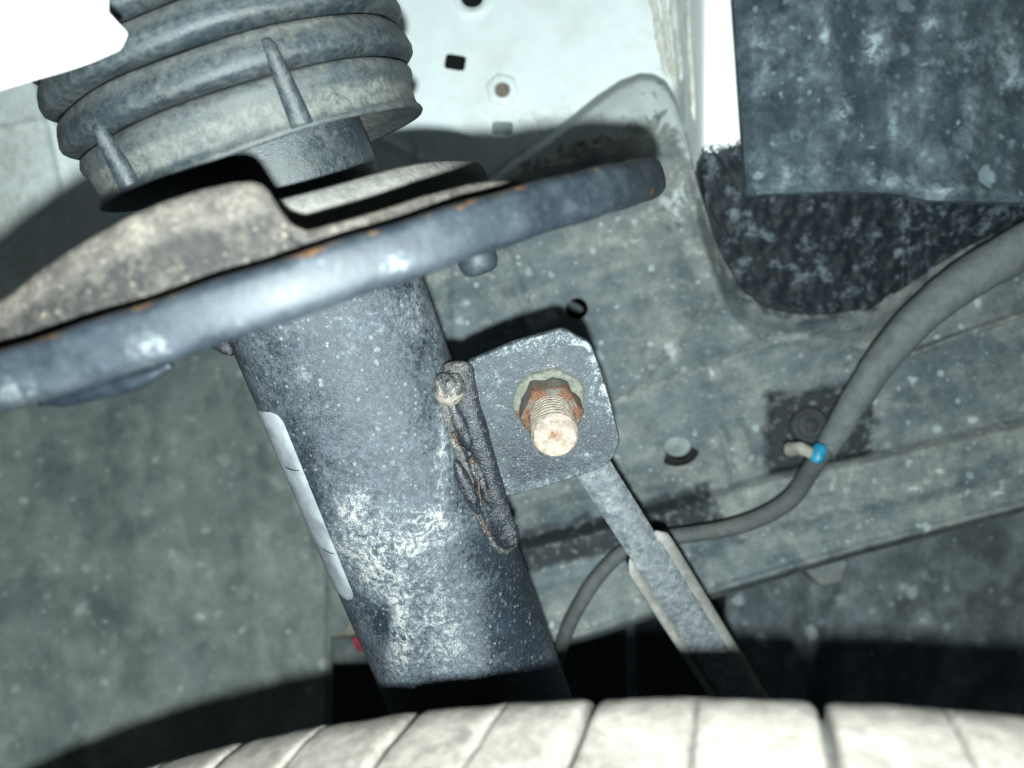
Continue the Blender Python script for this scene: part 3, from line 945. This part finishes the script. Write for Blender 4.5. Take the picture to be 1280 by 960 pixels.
# pressed lip under the seat (left) and a drain stub on its underside (right)
pts = []
for (u, v) in ((52, 503), (100, 494), (150, 481), (185, 470), (214, 456)):
    ph, h, p = hit_cyl(PC, PN, 0.080, u, v)
    pts.append(p)
v_, f_ = sweep(spline(pts, 30), np.interp(np.linspace(0, 1, 30), [0, .15, .6, 1], [.0006, .0014, .0016, .0006]), 14, wob=0.0003)
mk('seat_lip', v_, f_, M['seat'], strut, True, {'dust': np.full(len(v_), -0.3)})
c_ = P(596, 322, 0.158)
v_, f_ = revolve(c_, frame(-PN[0]), [(0.0042, -0.006), (0.0042, 0.0012), (0.0036, 0.0028), (0.0024, 0.0035), (1e-4, 0.0037)], 28)
mk('drain_stub', v_, f_, M['seat'], strut)
# threaded spring wire end peeping out at the left of the tube
v_, f_ = sweep([P(270, 428, 0.225), P(281, 432, 0.222), P(292, 440, 0.222)], [.0022, .0024, .0016], 12, wob=0.0006, wscale=900)
mk('spring_wire_end', v_, f_, M['weld'], strut)

# ------------------------------------------------------------------ link bracket on the strut
BN = -SF[2]                                   # faces the camera, contains the strut axis
BP0 = A + 0.010 * BN
out2d = round_poly([(584, 452), (640, 428), (704, 410), (722, 421), (738, 428), (757, 478), (775, 546), (775, 556), (762, 582), (712, 600), (648, 619), (628, 622), (590, 545)],
                   [3, 10, 9, 7, 9, 40, 8, 6, 16, 20, 6, 6, 10], 5)
front_pts = [hit_plane(BP0, BN, a, b) for a, b in out2d]
c2 = np.mean(out2d, 0)
# front face as concentric rings so that dust can vary over it
rings = []
nring = 16
edge_r = 0.0011
for k in range(nring):
    t = k / (nring - 1)
    rings.append([hit_plane(BP0, BN, *(c2 + (np.array(q) - c2) * t * 0.975)) + 0.0 * BN for q in out2d])
bv = [hit_plane(BP0, BN, *c2)] + [p for r in rings[1:] for p in r]
m = len(out2d)
bf = [(0, 1 + j, 1 + (j + 1) % m) for j in range(m)]
for i in range(nring - 2):
    for j in range(m):
        a, b = 1 + i * m + j, 1 + i * m + (j + 1) % m
        bf.append((a, a + m, b + m, b))
last = 1 + (nring - 2) * m
for off, sc in ((0.0003, 0.990), (0.0011, 1.0), (0.0030, 1.0), (0.0036, 0.985)):
    base = len(bv)
    for q in out2d:
        bv.append(hit_plane(BP0, BN, *(c2 + (np.array(q) - c2) * sc)) - off * BN)
    for j in range(m):
        bf.append((last + j, base + j, base + (j + 1) % m, last + (j + 1) % m))
    last = base
bf.append(tuple(last + j for j in range(m)))
bv = np.array(bv)
U = 640 + F * bv[:, 0] / bv[:, 1]; V = 480 - F * bv[:, 2] / bv[:, 1]
rad = np.hypot(U - 688, V - 505)
du = 0.10 * np.exp(-((rad - 68) / 16) ** 2) * smooth(560, 480, V) + 0.28 * gauss(U, V, 606, 492, 14, 26) + 0.16 * gauss(U, V, 745, 470, 12, 50) + 0.14 * gauss(U, V, 700, 430, 40, 10)
du = du - 0.10 * gauss(U, V, 688, 460, 40, 14) - 0.12 * gauss(U, V, 660, 590, 30, 18) + 0.20 * gauss(U, V, 728, 570, 14, 8) + 0.2 * gauss(U, V, 640, 608, 8, 10) + 0.12 * gauss(U, V, 700, 596, 20, 6)
edge = np.zeros(len(bv)); edge[1 + (nring - 3) * m:1 + (nring - 2) * m + m] = 0.10; edge[1 + (nring - 2) * m:] += 0.07
bracket = mk('link_bracket', bv, bf, M['bracket'], strut, True, {'dust': du + edge, 'rust': 0.25 * gauss(U, V, 757, 478, 6, 18) + 0.12 * gauss(U, V, 650, 424, 60, 5)}, sharp=35)

# web that joins bracket to tube: rolled edge standing proud, with weld beads
rp = [(573, 452), (574, 470), (583, 506), (597, 552), (611, 600), (624, 640), (634, 668), (638, 684)]
rd = []
for (a, b) in rp:
    rd.append(hit_plane(BP0 + 0.001 * BN, BN, a, b))
path = spline(rd, 70)
radp = np.interp(np.linspace(0, 1, 70), [0, .015, .04, .10, .3, .6, .85, .96, 1], [.0012, .0032, .0043, .0046, .0042, .0040, .0036, .0028, .0010])
v_, f_ = sweep(path, radp * 0.9, 26, wob=0.00035, wscale=260)
hgt = (v_ - BP0) @ BN
v_ = v_ - np.outer(np.maximum(hgt - 0.001, 0) * 0.35, BN)
U = 640 + F * v_[:, 0] / v_[:, 1]; V = 480 - F * v_[:, 2] / v_[:, 1]
fm = ((v_ - BP0) @ BN) > 0
mk('rolled_edge', v_, f_, M['weld'], bracket, True, {'dust': (0.18 * gauss(U, V, 570, 455, 18, 12) + 0.10 * gauss(U, V, 640, 640, 10, 60) - 0.10 * smooth(480, 520, V)) * fm, 'rust': 0 * U})
# knob of weld metal at the top
kc = hit_plane(BP0 + 0.0055 * BN, BN, 562, 486)
ks, kf = [], []
nu, nv = 36, 24
for i in range(nv):
    for j in range(nu):
        th, ph = math.pi * i / (nv - 1), 2 * math.pi * j / nu
        dvec = math.sin(th) * math.cos(ph) * SF[1] * 0.0043 + math.sin(th) * math.sin(ph) * BN * 0.0042 + math.cos(th) * up * 0.0042
        p = kc + dvec
        ks.append(p + unit(dvec) * 0.0007 * fbm(p, 300))
ks = np.array(ks)
V = 480 - F * ks[:, 2] / ks[:, 1]
mk('weld_knob', ks, grid_faces(nv, nu, True), M['weld'], bracket, True, {'dust': 0.12 + 0.30 * smooth(488, 498, V), 'rust': 0.25 * smooth(490, 500, V)})
# bead between rolled edge and tube
bp = [(552, 486), (556, 512), (564, 540), (574, 566), (584, 590), (590, 616), (596, 640), (606, 660), (618, 680), (632, 690), (644, 678), (648, 655)]
bd = []
for a, b in bp:
    _, _, p = hit_cyl(A, SF, RT + 0.0004, min(a, 1000), b)
    bd.append(p)
path = spline(bd, 120)
rb = 0.0010 * (1 + 0.30 * rng.normal(size=120).cumsum().clip(-1.2, 1.2) * 0.6) * np.interp(np.linspace(0, 1, 120), [0, .1, .9, 1], [.6, 1, .9, .5])
v_, f_ = sweep(path, rb, 12, wob=0.0004, wscale=500)
ix = np.repeat(np.arange(120), 12)
rs = np.concatenate([0.12 * np.sin(ix * 0.21 + 1), [0, 0]])
mk('weld_bead', v_, f_, M['weld'], bracket, True, {'rust': rs, 'dust': 0.14 + 0 * rs})
rl = [hit_cyl(A, SF, RT + 0.0021, a, b)[2] for a, b in ((566, 540), (574, 556), (586, 566), (592, 580), (597, 598), (600, 622), (601, 642), (607, 662), (618, 672))]
v_, f_ = sweep(spline(rl, 60), 0.00036 * (1 + 0.5 * np.sin(np.arange(60) * 1.3)), 8, wob=0.0007, wscale=600)
mk('rust_seam', v_, f_, M['weld'], bracket, True, {'rust': 0.45 + 0.25 * np.sin(np.arange(len(v_)) * 0.05), 'dust': np.zeros(len(v_))})
# flattened weld pools between the bead and the rolled edge
for (cu, cv, lu, wu, tilt, rr_) in ((574, 530, 38, 11, 0.32, .0), (600, 600, 34, 10, 0.25, .30), (620, 644, 40, 13, 0.32, .0), (584, 610, 40, 9, 0.3, .0)):
    _, _, c_ = hit_cyl(A, SF, RT + 0.0012, cu, cv)
    s_ = c_[1] / F
    along = unit(-up + 0.06 * SF[1])
    acr = unit(np.cross(along, BN))
    ps = []
    for i in range(20):
        for j in range(28):
            th, ph = math.pi * i / 19, 2 * math.pi * j / 28
            dv = math.cos(th) * along * lu * s_ + math.sin(th) * math.cos(ph) * acr * wu * s_ + math.sin(th) * math.sin(ph) * BN * 0.0018
            p = c_ + dv
            ps.append(p + BN * 0.0005 * fbm(p, 350))
    ps = np.array(ps)
    V = 480 - F * ps[:, 2] / ps[:, 1]
    mk('weld_pool', ps, grid_faces(20, 28, True), M['weld'], bracket, True, {'rust': 0 * V + rr_, 'dust': 0 * V - 0.12})

# ------------------------------------------------------------------ stabiliser link: rod, ball joint, nut, stud
NC = hit_plane(BP0 + 0.0004 * BN, BN, 687, 504)
NF = frame(BN)
NF = (BN, SF[1], np.cross(BN, SF[1]))
link = empty('stabiliser_link', NC, 'zinc coated stabiliser link bolted to the strut bracket with a rusty nut', 'link')


def jit_nut(r, h, p):
    k = 1 + 0.03 * math.sin(3 * p + 0.4) + 0.02 * math.sin(7 * p)
    return r * k, h + 0.0002 * math.sin(9 * p)


prof = [(0.0098, -0.0006), (0.0097, 0.0006), (0.0090, 0.0011), (0.0078, 0.0014), (0.0066, 0.0017), (0.004, 0.0017)]
v_, f_ = revolve(NC, NF, prof, 72, jitter=jit_nut)
ang = np.arctan2((v_ - NC) @ NF[2], (v_ - NC) @ NF[1])
U = 640 + F * v_[:, 0] / v_[:, 1]; V = 480 - F * v_[:, 2] / v_[:, 1]
nrust = 0.62 * gauss(U, V, 650, 518, 9, 16) + 0.6 * gauss(U, V, 660, 540, 12, 12) + 0.5 * gauss(U, V, 722, 520, 8, 12)
flange = mk('flange_nut', v_, f_, M['nut'], link, True, {'rust': nrust, 'dust': 0.16 + 0 * U})
hv = []
for r, h in ((0.0084, 0.0008), (0.0084, 0.0105), (0.0079, 0.0114), (0.0062, 0.0118), (0.0054, 0.0108)):
    for k in range(48):
        ph = 2 * math.pi * k / 48
        hx = 0.88 / math.cos((ph + 0.2) % (math.pi / 3) - math.pi / 6)
        q = cyl_pt(NC, NF, r * (hx if r > 0.006 else 1), ph, h)
        hv.append(q + unit(q - NC) * 0.0007 * fbm(q, 420))
hv = np.array(hv)
U = 640 + F * hv[:, 0] / hv[:, 1]; V = 480 - F * hv[:, 2] / hv[:, 1]
hr = 0.34 + 0.5 * gauss(U, V, 674, 494, 12, 10) + 0.5 * gauss(U, V, 706, 494, 11, 11) + 0.5 * gauss(U, V, 722, 514, 8, 12) + 0.5 * gauss(U, V, 662, 525, 8, 16)
mk('hexagon', hv, grid_faces(5, 48, True), M['nut'], flange, True, {'rust': hr, 'dust': 0.0 * U}, sharp=45)
# threaded stud
sp = []
rs_ = 0.0057
sr = 190
L0, L1 = 0.006, 0.0268
for i in range(sr):
    h = L0 + (L1 - L0) * i / (sr - 1)
    for k in range(48):
        ph = 2 * math.pi * k / 48
        saw = ((h / 0.0021) + ph / (2 * math.pi)) % 1.0
        r = rs_ - 0.00075 * abs(2 * saw - 1) * float(smooth(L1 - 0.0002, L1 - 0.001, h))
        sp.append(cyl_pt(NC, NF, r - 0.0007 * float(smooth(L1 - 0.0008, L1, h)), ph, h))
n0 = len(sp)
for r, h in ((0.0034, L1 + 0.0001), (0.0025, L1 - 0.0003), (0.0014, L1 - 0.0005), (0.0001, L1 - 0.0005)):
    for k in range(48):
        ph = 2 * math.pi * k / 48
        q = cyl_pt(NC, NF, r, ph, h)
        sp.append(q + BN * 0.00015 * fbm(q, 900))
sp = np.array(sp)
cen = NC + L1 * BN
dist = np.linalg.norm(sp - cen, axis=1)
nearend = ((sp - NC) @ BN) > L1 - 0.001
mk('stud', sp, grid_faces(sr + 4, 48, True), M['stud'], link, True, {'rust': np.where(nearend, 0.12 + 0.5 * np.exp(-(dist / 0.0024) ** 2), 0.26), 'dust': np.where(nearend, 0.05, 0.12)}, sharp=50)
# ball joint housing behind the bracket
v_, f_ = revolve(NC, NF, [(0.006, -0.004), (0.0135, -0.0042), (0.0152, -0.006), (0.0155, -0.012), (0.0148, -0.020), (0.011, -0.024), (1e-4, -0.025)], 40)
mk('ball_joint', v_, f_, M['pad'], link)
# rod
a0, a1, a2, a3 = P(700, 520, 0.236), P(745, 590, 0.242), P(806, 686, 0.262), P(955, 921, 0.312)
dirr = unit(a3 - a1)
acr = unit(np.cross(dirr, (0, 1, 0)))
nrm = unit(np.cross(acr, dirr))
if nrm[1] > 0:
    nrm = -nrm


def bar(p0, p1, w0, w1, th, ch, rows_=40):
    """Flat bar with chamfered long edges, facing nrm."""
    vs_ = []
    for i in range(rows_):
        t = i / (rows_ - 1)
        c = p0 + (p1 - p0) * t
        w = w0 + (w1 - w0) * t
        for x, y in ((-w, -th), (-w, th - ch), (-w + ch, th), (-w * .4, th + .0004), (w * .4, th + .0004), (w - ch, th), (w, th - ch), (w, -th)):
            vs_.append(c + acr * x + nrm * y)
    f = grid_faces(rows_, 8, True)
    f.append(tuple(range(7, -1, -1)))
    f.append(tuple((rows_ - 1) * 8 + k for k in range(8)))
    return np.array(vs_), f


v_, f_ = bar(a0, a2 + 0.02 * dirr, 0.0058, 0.0060, 0.0030, 0.0022)
mk('rod', v_, f_, M['zinc'], link, True, sharp=40)
b0, b1 = P(803, 682, 0.258), P(955, 921, 0.309)
v_, f_ = bar(b0, b1, 0.0058, 0.0062, 0.0044, 0.0006)
mk('rod_body', v_, f_, M['zinc'], link, True, sharp=40)
for s_ in (-1, 1):
    off = acr * s_ * 0.0072
    p0 = b0 + off + nrm * 0.0012 + (dirr * 0.001 if s_ < 0 else -dirr * 0.0030)
    p1 = b1 + off + nrm * 0.0012
    n_ = 30
    pth = [p0 + (p1 - p0) * k / (n_ - 1) for k in range(n_)]
    pth[0] = pth[0] - acr * s_ * 0.0012
    v_, f_ = sweep(pth, [0.0004, 0.0016] + [0.0018] * (n_ - 2), 14, flat=1.6)
    mk('rod_flange', v_, f_, M['zinc_edge'], link)

# ------------------------------------------------------------------ rubber pad on the spring seat
RO = 0.083
TOPP = [(-60, 412), (0, 372), (50, 333), (100, 300), (150, 272), (200, 250), (250, 234), (290, 226), (315, 224), (330, 230), (343, 248), (354, 268), (366, 280), (385, 287), (430, 275), (480, 260), (530, 244)]
tp = []
for (a, b) in TOPP:
    ph, h, p = hit_cyl(PC, PN, RO, a, b)
    tp.append((ph, h))
tp = sorted(tp)
phs = np.array([a for a, b in tp]); hts = np.array([b for a, b in tp])
pad = empty('spring_pad', PC + 0.001 * PN[0], 'brown dusty rubber spring pad with a step on the spring seat', 'rubber pad')
na = 260
p0_, p1_ = phs[0] - 0.5, phs[-1] + 0.5
pv, pdust = [], []
pw = [(RO - 0.0065, 0.0, 0), (RO + 0.0006, 0.0, 0), (RO + 0.0004, 0.3, 0), (RO + 0.0010, 0.42, 0), (RO + 0.0002, 0.55, 0), (RO + 0.0008, 0.68, 0), (RO, 0.88, 0), (RO - 0.0006, 0.97, 0), (RO - 0.0020, 1.0, 0), (RO - 0.0045, 0.99, 0), (RO - 0.0065, 0.9, 0)]
for i in range(na):
    ph = p0_ + (p1_ - p0_) * i / (na - 1)
    top = float(np.interp(ph, phs, hts))
    ed = 1 - float(smooth(phs[-1] + 0.1, phs[-1] + 0.5, ph))
    top = 0.003 + (top - 0.003) * ed
    for r, k, _ in pw:
        h = 0.0022 + (top - 0.0022) * k
        p = cyl_pt(PC, PN, r, ph, h)
        pdust.append(-0.20 if 0.29 < k < 0.60 else (0.08 if k > 0.8 else 0.0))
        pv.append(p + 0.0005 * fbm(p, 160) * (PN[1] * math.cos(ph) + PN[2] * math.sin(ph)))
mk('raised_wall', pv, grid_faces(na, len(pw), True), M['pad'], pad, True, {'dust': pdust}, sharp=70)
# inner ring
_, hr_, _ = hit_cyl(PC, PN, 0.052, 590, 197)
v_, f_ = revolve(PC, PN, [(0.0285, 0.0012), (0.052, 0.0012), (0.0535, 0.003), (0.0535, hr_ - 0.004), (0.0525, hr_ - 0.001), (0.050, hr_), (0.040, hr_), (0.034, hr_ - 0.001), (0.0285, hr_ - 0.002)], 120,
                 jitter=lambda r, h, p: (r, h + 0.0003 * math.sin(7 * p)))
mk('inner_ring', v_, f_, M['pad_lit'], pad, True, sharp=60)
for k, (a, b, s_) in enumerate(((470, 231, 7), (483, 226, 6), (492, 222, 5), (501, 219, 6), (511, 217, 5))):
    c_ = hit_plane(PC + (hr_ + 0.001) * PN[0], PN[0], a, b) if False else hit_cyl(PC, PN, 0.0505, a, b)[2]
    sc = s_ * c_[1] / F
    q = [c_ + sc * np.array(x) for x in ((-1, -.1, -.25), (-.2, -.2, .1), (.9, 0, .45), (.5, 0, -.1), (-.3, 0, -.5))]
    v_, f_ = prism(q, (0, 1, 0.1), 0.0012)
    mk('loose_flake', v_, f_, M['flake'], pad, smoothed=False)

# ------------------------------------------------------------------ dust boot on the strut
boot = empty('dust_boot', A + 0.03 * up, 'grey ribbed plastic bump stop boot above the spring seat', 'dust boot')


def tier(h0, h1, rc, rt, k0=0.30):
    """Profile of one convolution from the crevice h0 up to the crevice h1."""
    L = h1 - h0
    return [(rc - 0.0030, h0 + 0.02 * L), (rc + 0.0002, h0 + 0.03 * L), (rc + 0.35 * (rt - rc), h0 + 0.08 * L), (rt - 0.0008, h0 + 0.13 * L), (rt - 0.0002, h0 + 0.20 * L),
            (rt, h0 + 0.34 * L), (rt - 0.0006, h0 + 0.58 * L), (rt - 0.0013, h0 + 0.76 * L), (rc + 0.45 * (rt - rc), h0 + 0.90 * L), (rc - 0.0006, h0 + 0.96 * L), (rc - 0.0030, h0 + 0.985 * L)]


def boot_jit(r, h, p):
    w = float(smooth(0.036, 0.044, r))
    return r + w * (0.0005 * math.sin(2 * p + 0.7) + 0.00025 * math.sin(9 * p)), h + w * (0.0006 * math.sin(2 * p + 2.2) + 0.0002 * math.sin(7 * p + h * 900))


# bellows, each convolution a part
for h0, h1, rc, rt in ((0.0640, 0.0733, 0.0405, 0.0444), (0.0733, 0.0822, 0.0405, 0.0447), (0.0822, 0.0912, 0.0405, 0.0447), (0.0912, 0.1003, 0.0405, 0.0447), (0.1003, 0.1094, 0.0405, 0.0447), (0.1094, 0.1190, 0.0405, 0.0447)):
    v_, f_ = revolve(A, SF, tier(h0, h1, rc, rt), 160, jitter=boot_jit)
    hh = (v_ - A) @ up
    dst = 0.26 * smooth(h0 + 0.50 * (h1 - h0), h0 + 0.85 * (h1 - h0), hh) - 0.10
    mk('bellows_fold', v_, f_, M['boot'], boot, True, {'dust': dst})
prof = [(0.0255, 0.0560), (0.030, 0.0545), (0.036, 0.0530), (0.0405, 0.0516), (0.0416, 0.0512), (0.0420, 0.0518), (0.0418, 0.0526), (0.0412, 0.0534), (0.0410, 0.0545),
        (0.0410, 0.0565), (0.0412, 0.0580), (0.0416, 0.0592), (0.0422, 0.0604), (0.0423, 0.0616), (0.0418, 0.0628), (0.0405, 0.0636), (0.0385, 0.0640)]
v_, f_ = revolve(A, SF, prof, 160, jitter=boot_jit)
hh = (v_ - A) @ up
rr = np.linalg.norm(v_ - A - np.outer(hh, up), axis=1)
dst = 0.30 * smooth(0.0592, 0.0575, hh) * smooth(0.0528, 0.0540, hh) + 0.15 * smooth(0.0615, 0.063, hh) - 0.03
mk('boot_flange', v_, f_, M['boot'], boot, True, {'dust': dst})
v_, f_ = revolve(A, SF, [(0.0240, 0.0322), (0.0255, 0.0320), (0.0262, 0.0326), (0.0262, 0.047), (0.0260, 0.0560)], 110)
hh = (v_ - A) @ up
mk('boot_collar', v_, f_, M['boot'], boot, True, {'dust': 0 * hh - 0.14})
for (u0, v0, u1, v1) in ((333, 48, 380, 160), (118, 152, 166, 244)):
    pa, ha, _ = hit_cyl(A, SF, 0.0440, u0, v0)
    pb, hb, _ = hit_cyl(A, SF, 0.0425, u1, v1)
    pth = []
    for k in range(24):
        t = k / 23
        pth.append(cyl_pt(A, SF, 0.0428 + 0.0010 * min(t * 6, 1) - 0.0018 * t, pa + (pb - pa) * t, ha + (max(hb, 0.0522) - ha) * t))
    v_, f_ = sweep(pth, np.interp(np.linspace(0, 1, 24), [0, .08, .9, 1], [.0010, .0016, .0024, .0024]), 16)
    mk('boot_rib', v_, f_, M['boot'], boot, True, {'dust': np.full(len(v_), -0.14)})
for dphi in (75, 130, 185):
    pth = [cyl_pt(A, SF, 0.0435 - 0.0018 * t, pb + math.radians(-dphi), 0.070 - 0.0178 * t) for t in np.linspace(0, 1, 12)]
    v_, f_ = sweep(pth, np.linspace(.0010, .0022, 12), 12)
    mk('boot_rib', v_, f_, M['boot'], boot)

# ------------------------------------------------------------------ white fender lip at the upper left, near the lens
out = round_poly([(-420, 250), (0, 107), (96, 80), (146, 58), (155, 38), (131, 12), (128, -200), (-420, -200)], [20, 60, 40, 5, 3, 4, 30, 20], 5)
v_, f_ = prism([P(a, b, 0.122 + 0.00006 * (120 - a) * 0.3) for a, b in out], (0, 1, 0), 0.0014)
lip = mk('fender_lip', v_, f_, M['lip'], None, True, bev=(0.0004, 40, 3), sharp=60)
tag(lip, 'bright white painted fender lip in the upper left corner', 'fender')

# ------------------------------------------------------------------ tyre
ta = unit((.252, 1, .25))
z_ = np.array([-.177, 0, 1.0])
tn = unit(z_ - (z_ @ ta) * ta)
tt = np.cross(ta, tn)
TR = 0.380
TT = P(680, 880, 0.125)
tyre = empty('tyre', TT - TR * tn - 0.1 * ta, 'dusty pale tyre tread across the bottom edge', 'tyre')


def tyre_pt(th, x, r):
    """x: metres along the axle from the inner tread edge towards the camera."""
    return TT - TR * tn + r * (math.cos(th) * tn + math.sin(th) * tt) - x * ta


prof = [(-0.030, TR - 0.110), (-0.038, TR - 0.070), (-0.034, TR - 0.040), (-0.022, TR - 0.020), (-0.008, TR - 0.0085), (0.0, TR - 0.0072), (0.045, TR - 0.0070), (0.060, TR - 0.0070), (0.061, TR - 0.0008), (0.100, TR),
        (0.139, TR - 0.0008), (0.140, TR - 0.0070), (0.205, TR - 0.0075), (0.222, TR - 0.020), (0.234, TR - 0.040), (0.238, TR - 0.070), (0.230, TR - 0.110)]
tv = [tyre_pt(2 * math.pi * k / 240, x, r) for k in range(240) for x, r in prof]
tf = []
npf = len(prof)
for k in range(240):
    k2 = (k + 1) % 240
    for j in range(npf - 1):
        tf.append((k * npf + j, k2 * npf + j, k2 * npf + j + 1, k * npf + j + 1))
mk('carcass', tv, tf, M['rubber'], tyre, True, sharp=50)


def tread_block(t0, t1, seed):
    na_, nx = 30, 20
    mid = 0.5 + 0.03 * math.sin(seed * 2.1)
    W = 0.052
    vs_ = []
    us_ = np.concatenate([[0, 0.004, 0.02, 0.05], np.linspace(0.1, mid - 0.04, 8), [mid - 0.022, mid - 0.010, mid, mid + 0.010, mid + 0.022], np.linspace(mid + 0.04, 0.9, 8), [0.95, 0.98, 0.996, 1.0]])
    xs_ = np.concatenate([[-0.009, -0.0085, -0.0072, -0.0052, -0.003, 0.0], np.linspace(0.004, W - 0.002, 18), [W - 0.0006, W]])
    for u in us_:
        th = t0 + (t1 - t0) * u
        for x in xs_:
            drop = 0.0
            if x < 0.004:
                q = min((0.004 - x) / 0.013, 1.0)
                drop = 0.0105 * (1 - math.sqrt(max(0.0, 1 - q * q)))
            e = min(u, 1 - u)
            drop += 0.0008 * (1 - float(smooth(0, 0.03, e)))
            drop += 0.0013 * math.exp(-((u - mid) / 0.014) ** 2) * float(smooth(-0.004, 0.001, x))
            if u in (0, 1.0):
                drop += 0.0065 if x > 0 else 0.004
            if x in (xs_[0], xs_[-1]):
                drop += 0.006
            p = tyre_pt(th - 0.42 * float(smooth(0.12, -0.02, th)) * max(x, 0), x, TR - drop)
            p = p + tn * 0.00035 * fbm(p, 130)
            vs_.append(p)
    U = np.repeat(us_, len(xs_)); X = np.tile(xs_, len(us_))
    dust = 0.10 - 0.30 * (np.minimum(U, 1 - U) < 0.003) - 0.25 * np.exp(-((U - mid) / 0.010) ** 2) - 0.30 * smooth(0.004, -0.006, X)
    mk('tread_block', vs_, grid_faces(len(us_), len(xs_)), M['tread'], tyre, True, {'dust': dust}, sharp=60)


edges = [-0.72, -0.62, -0.53, -0.44, -0.352, -0.262, -0.166, -0.066, 0.020, 0.1135, 0.205, 0.295, 0.39, 0.48]
for k in range(len(edges) - 1):
    g = 0.0022
    tread_block(edges[k] + g, edges[k + 1] - g, k)
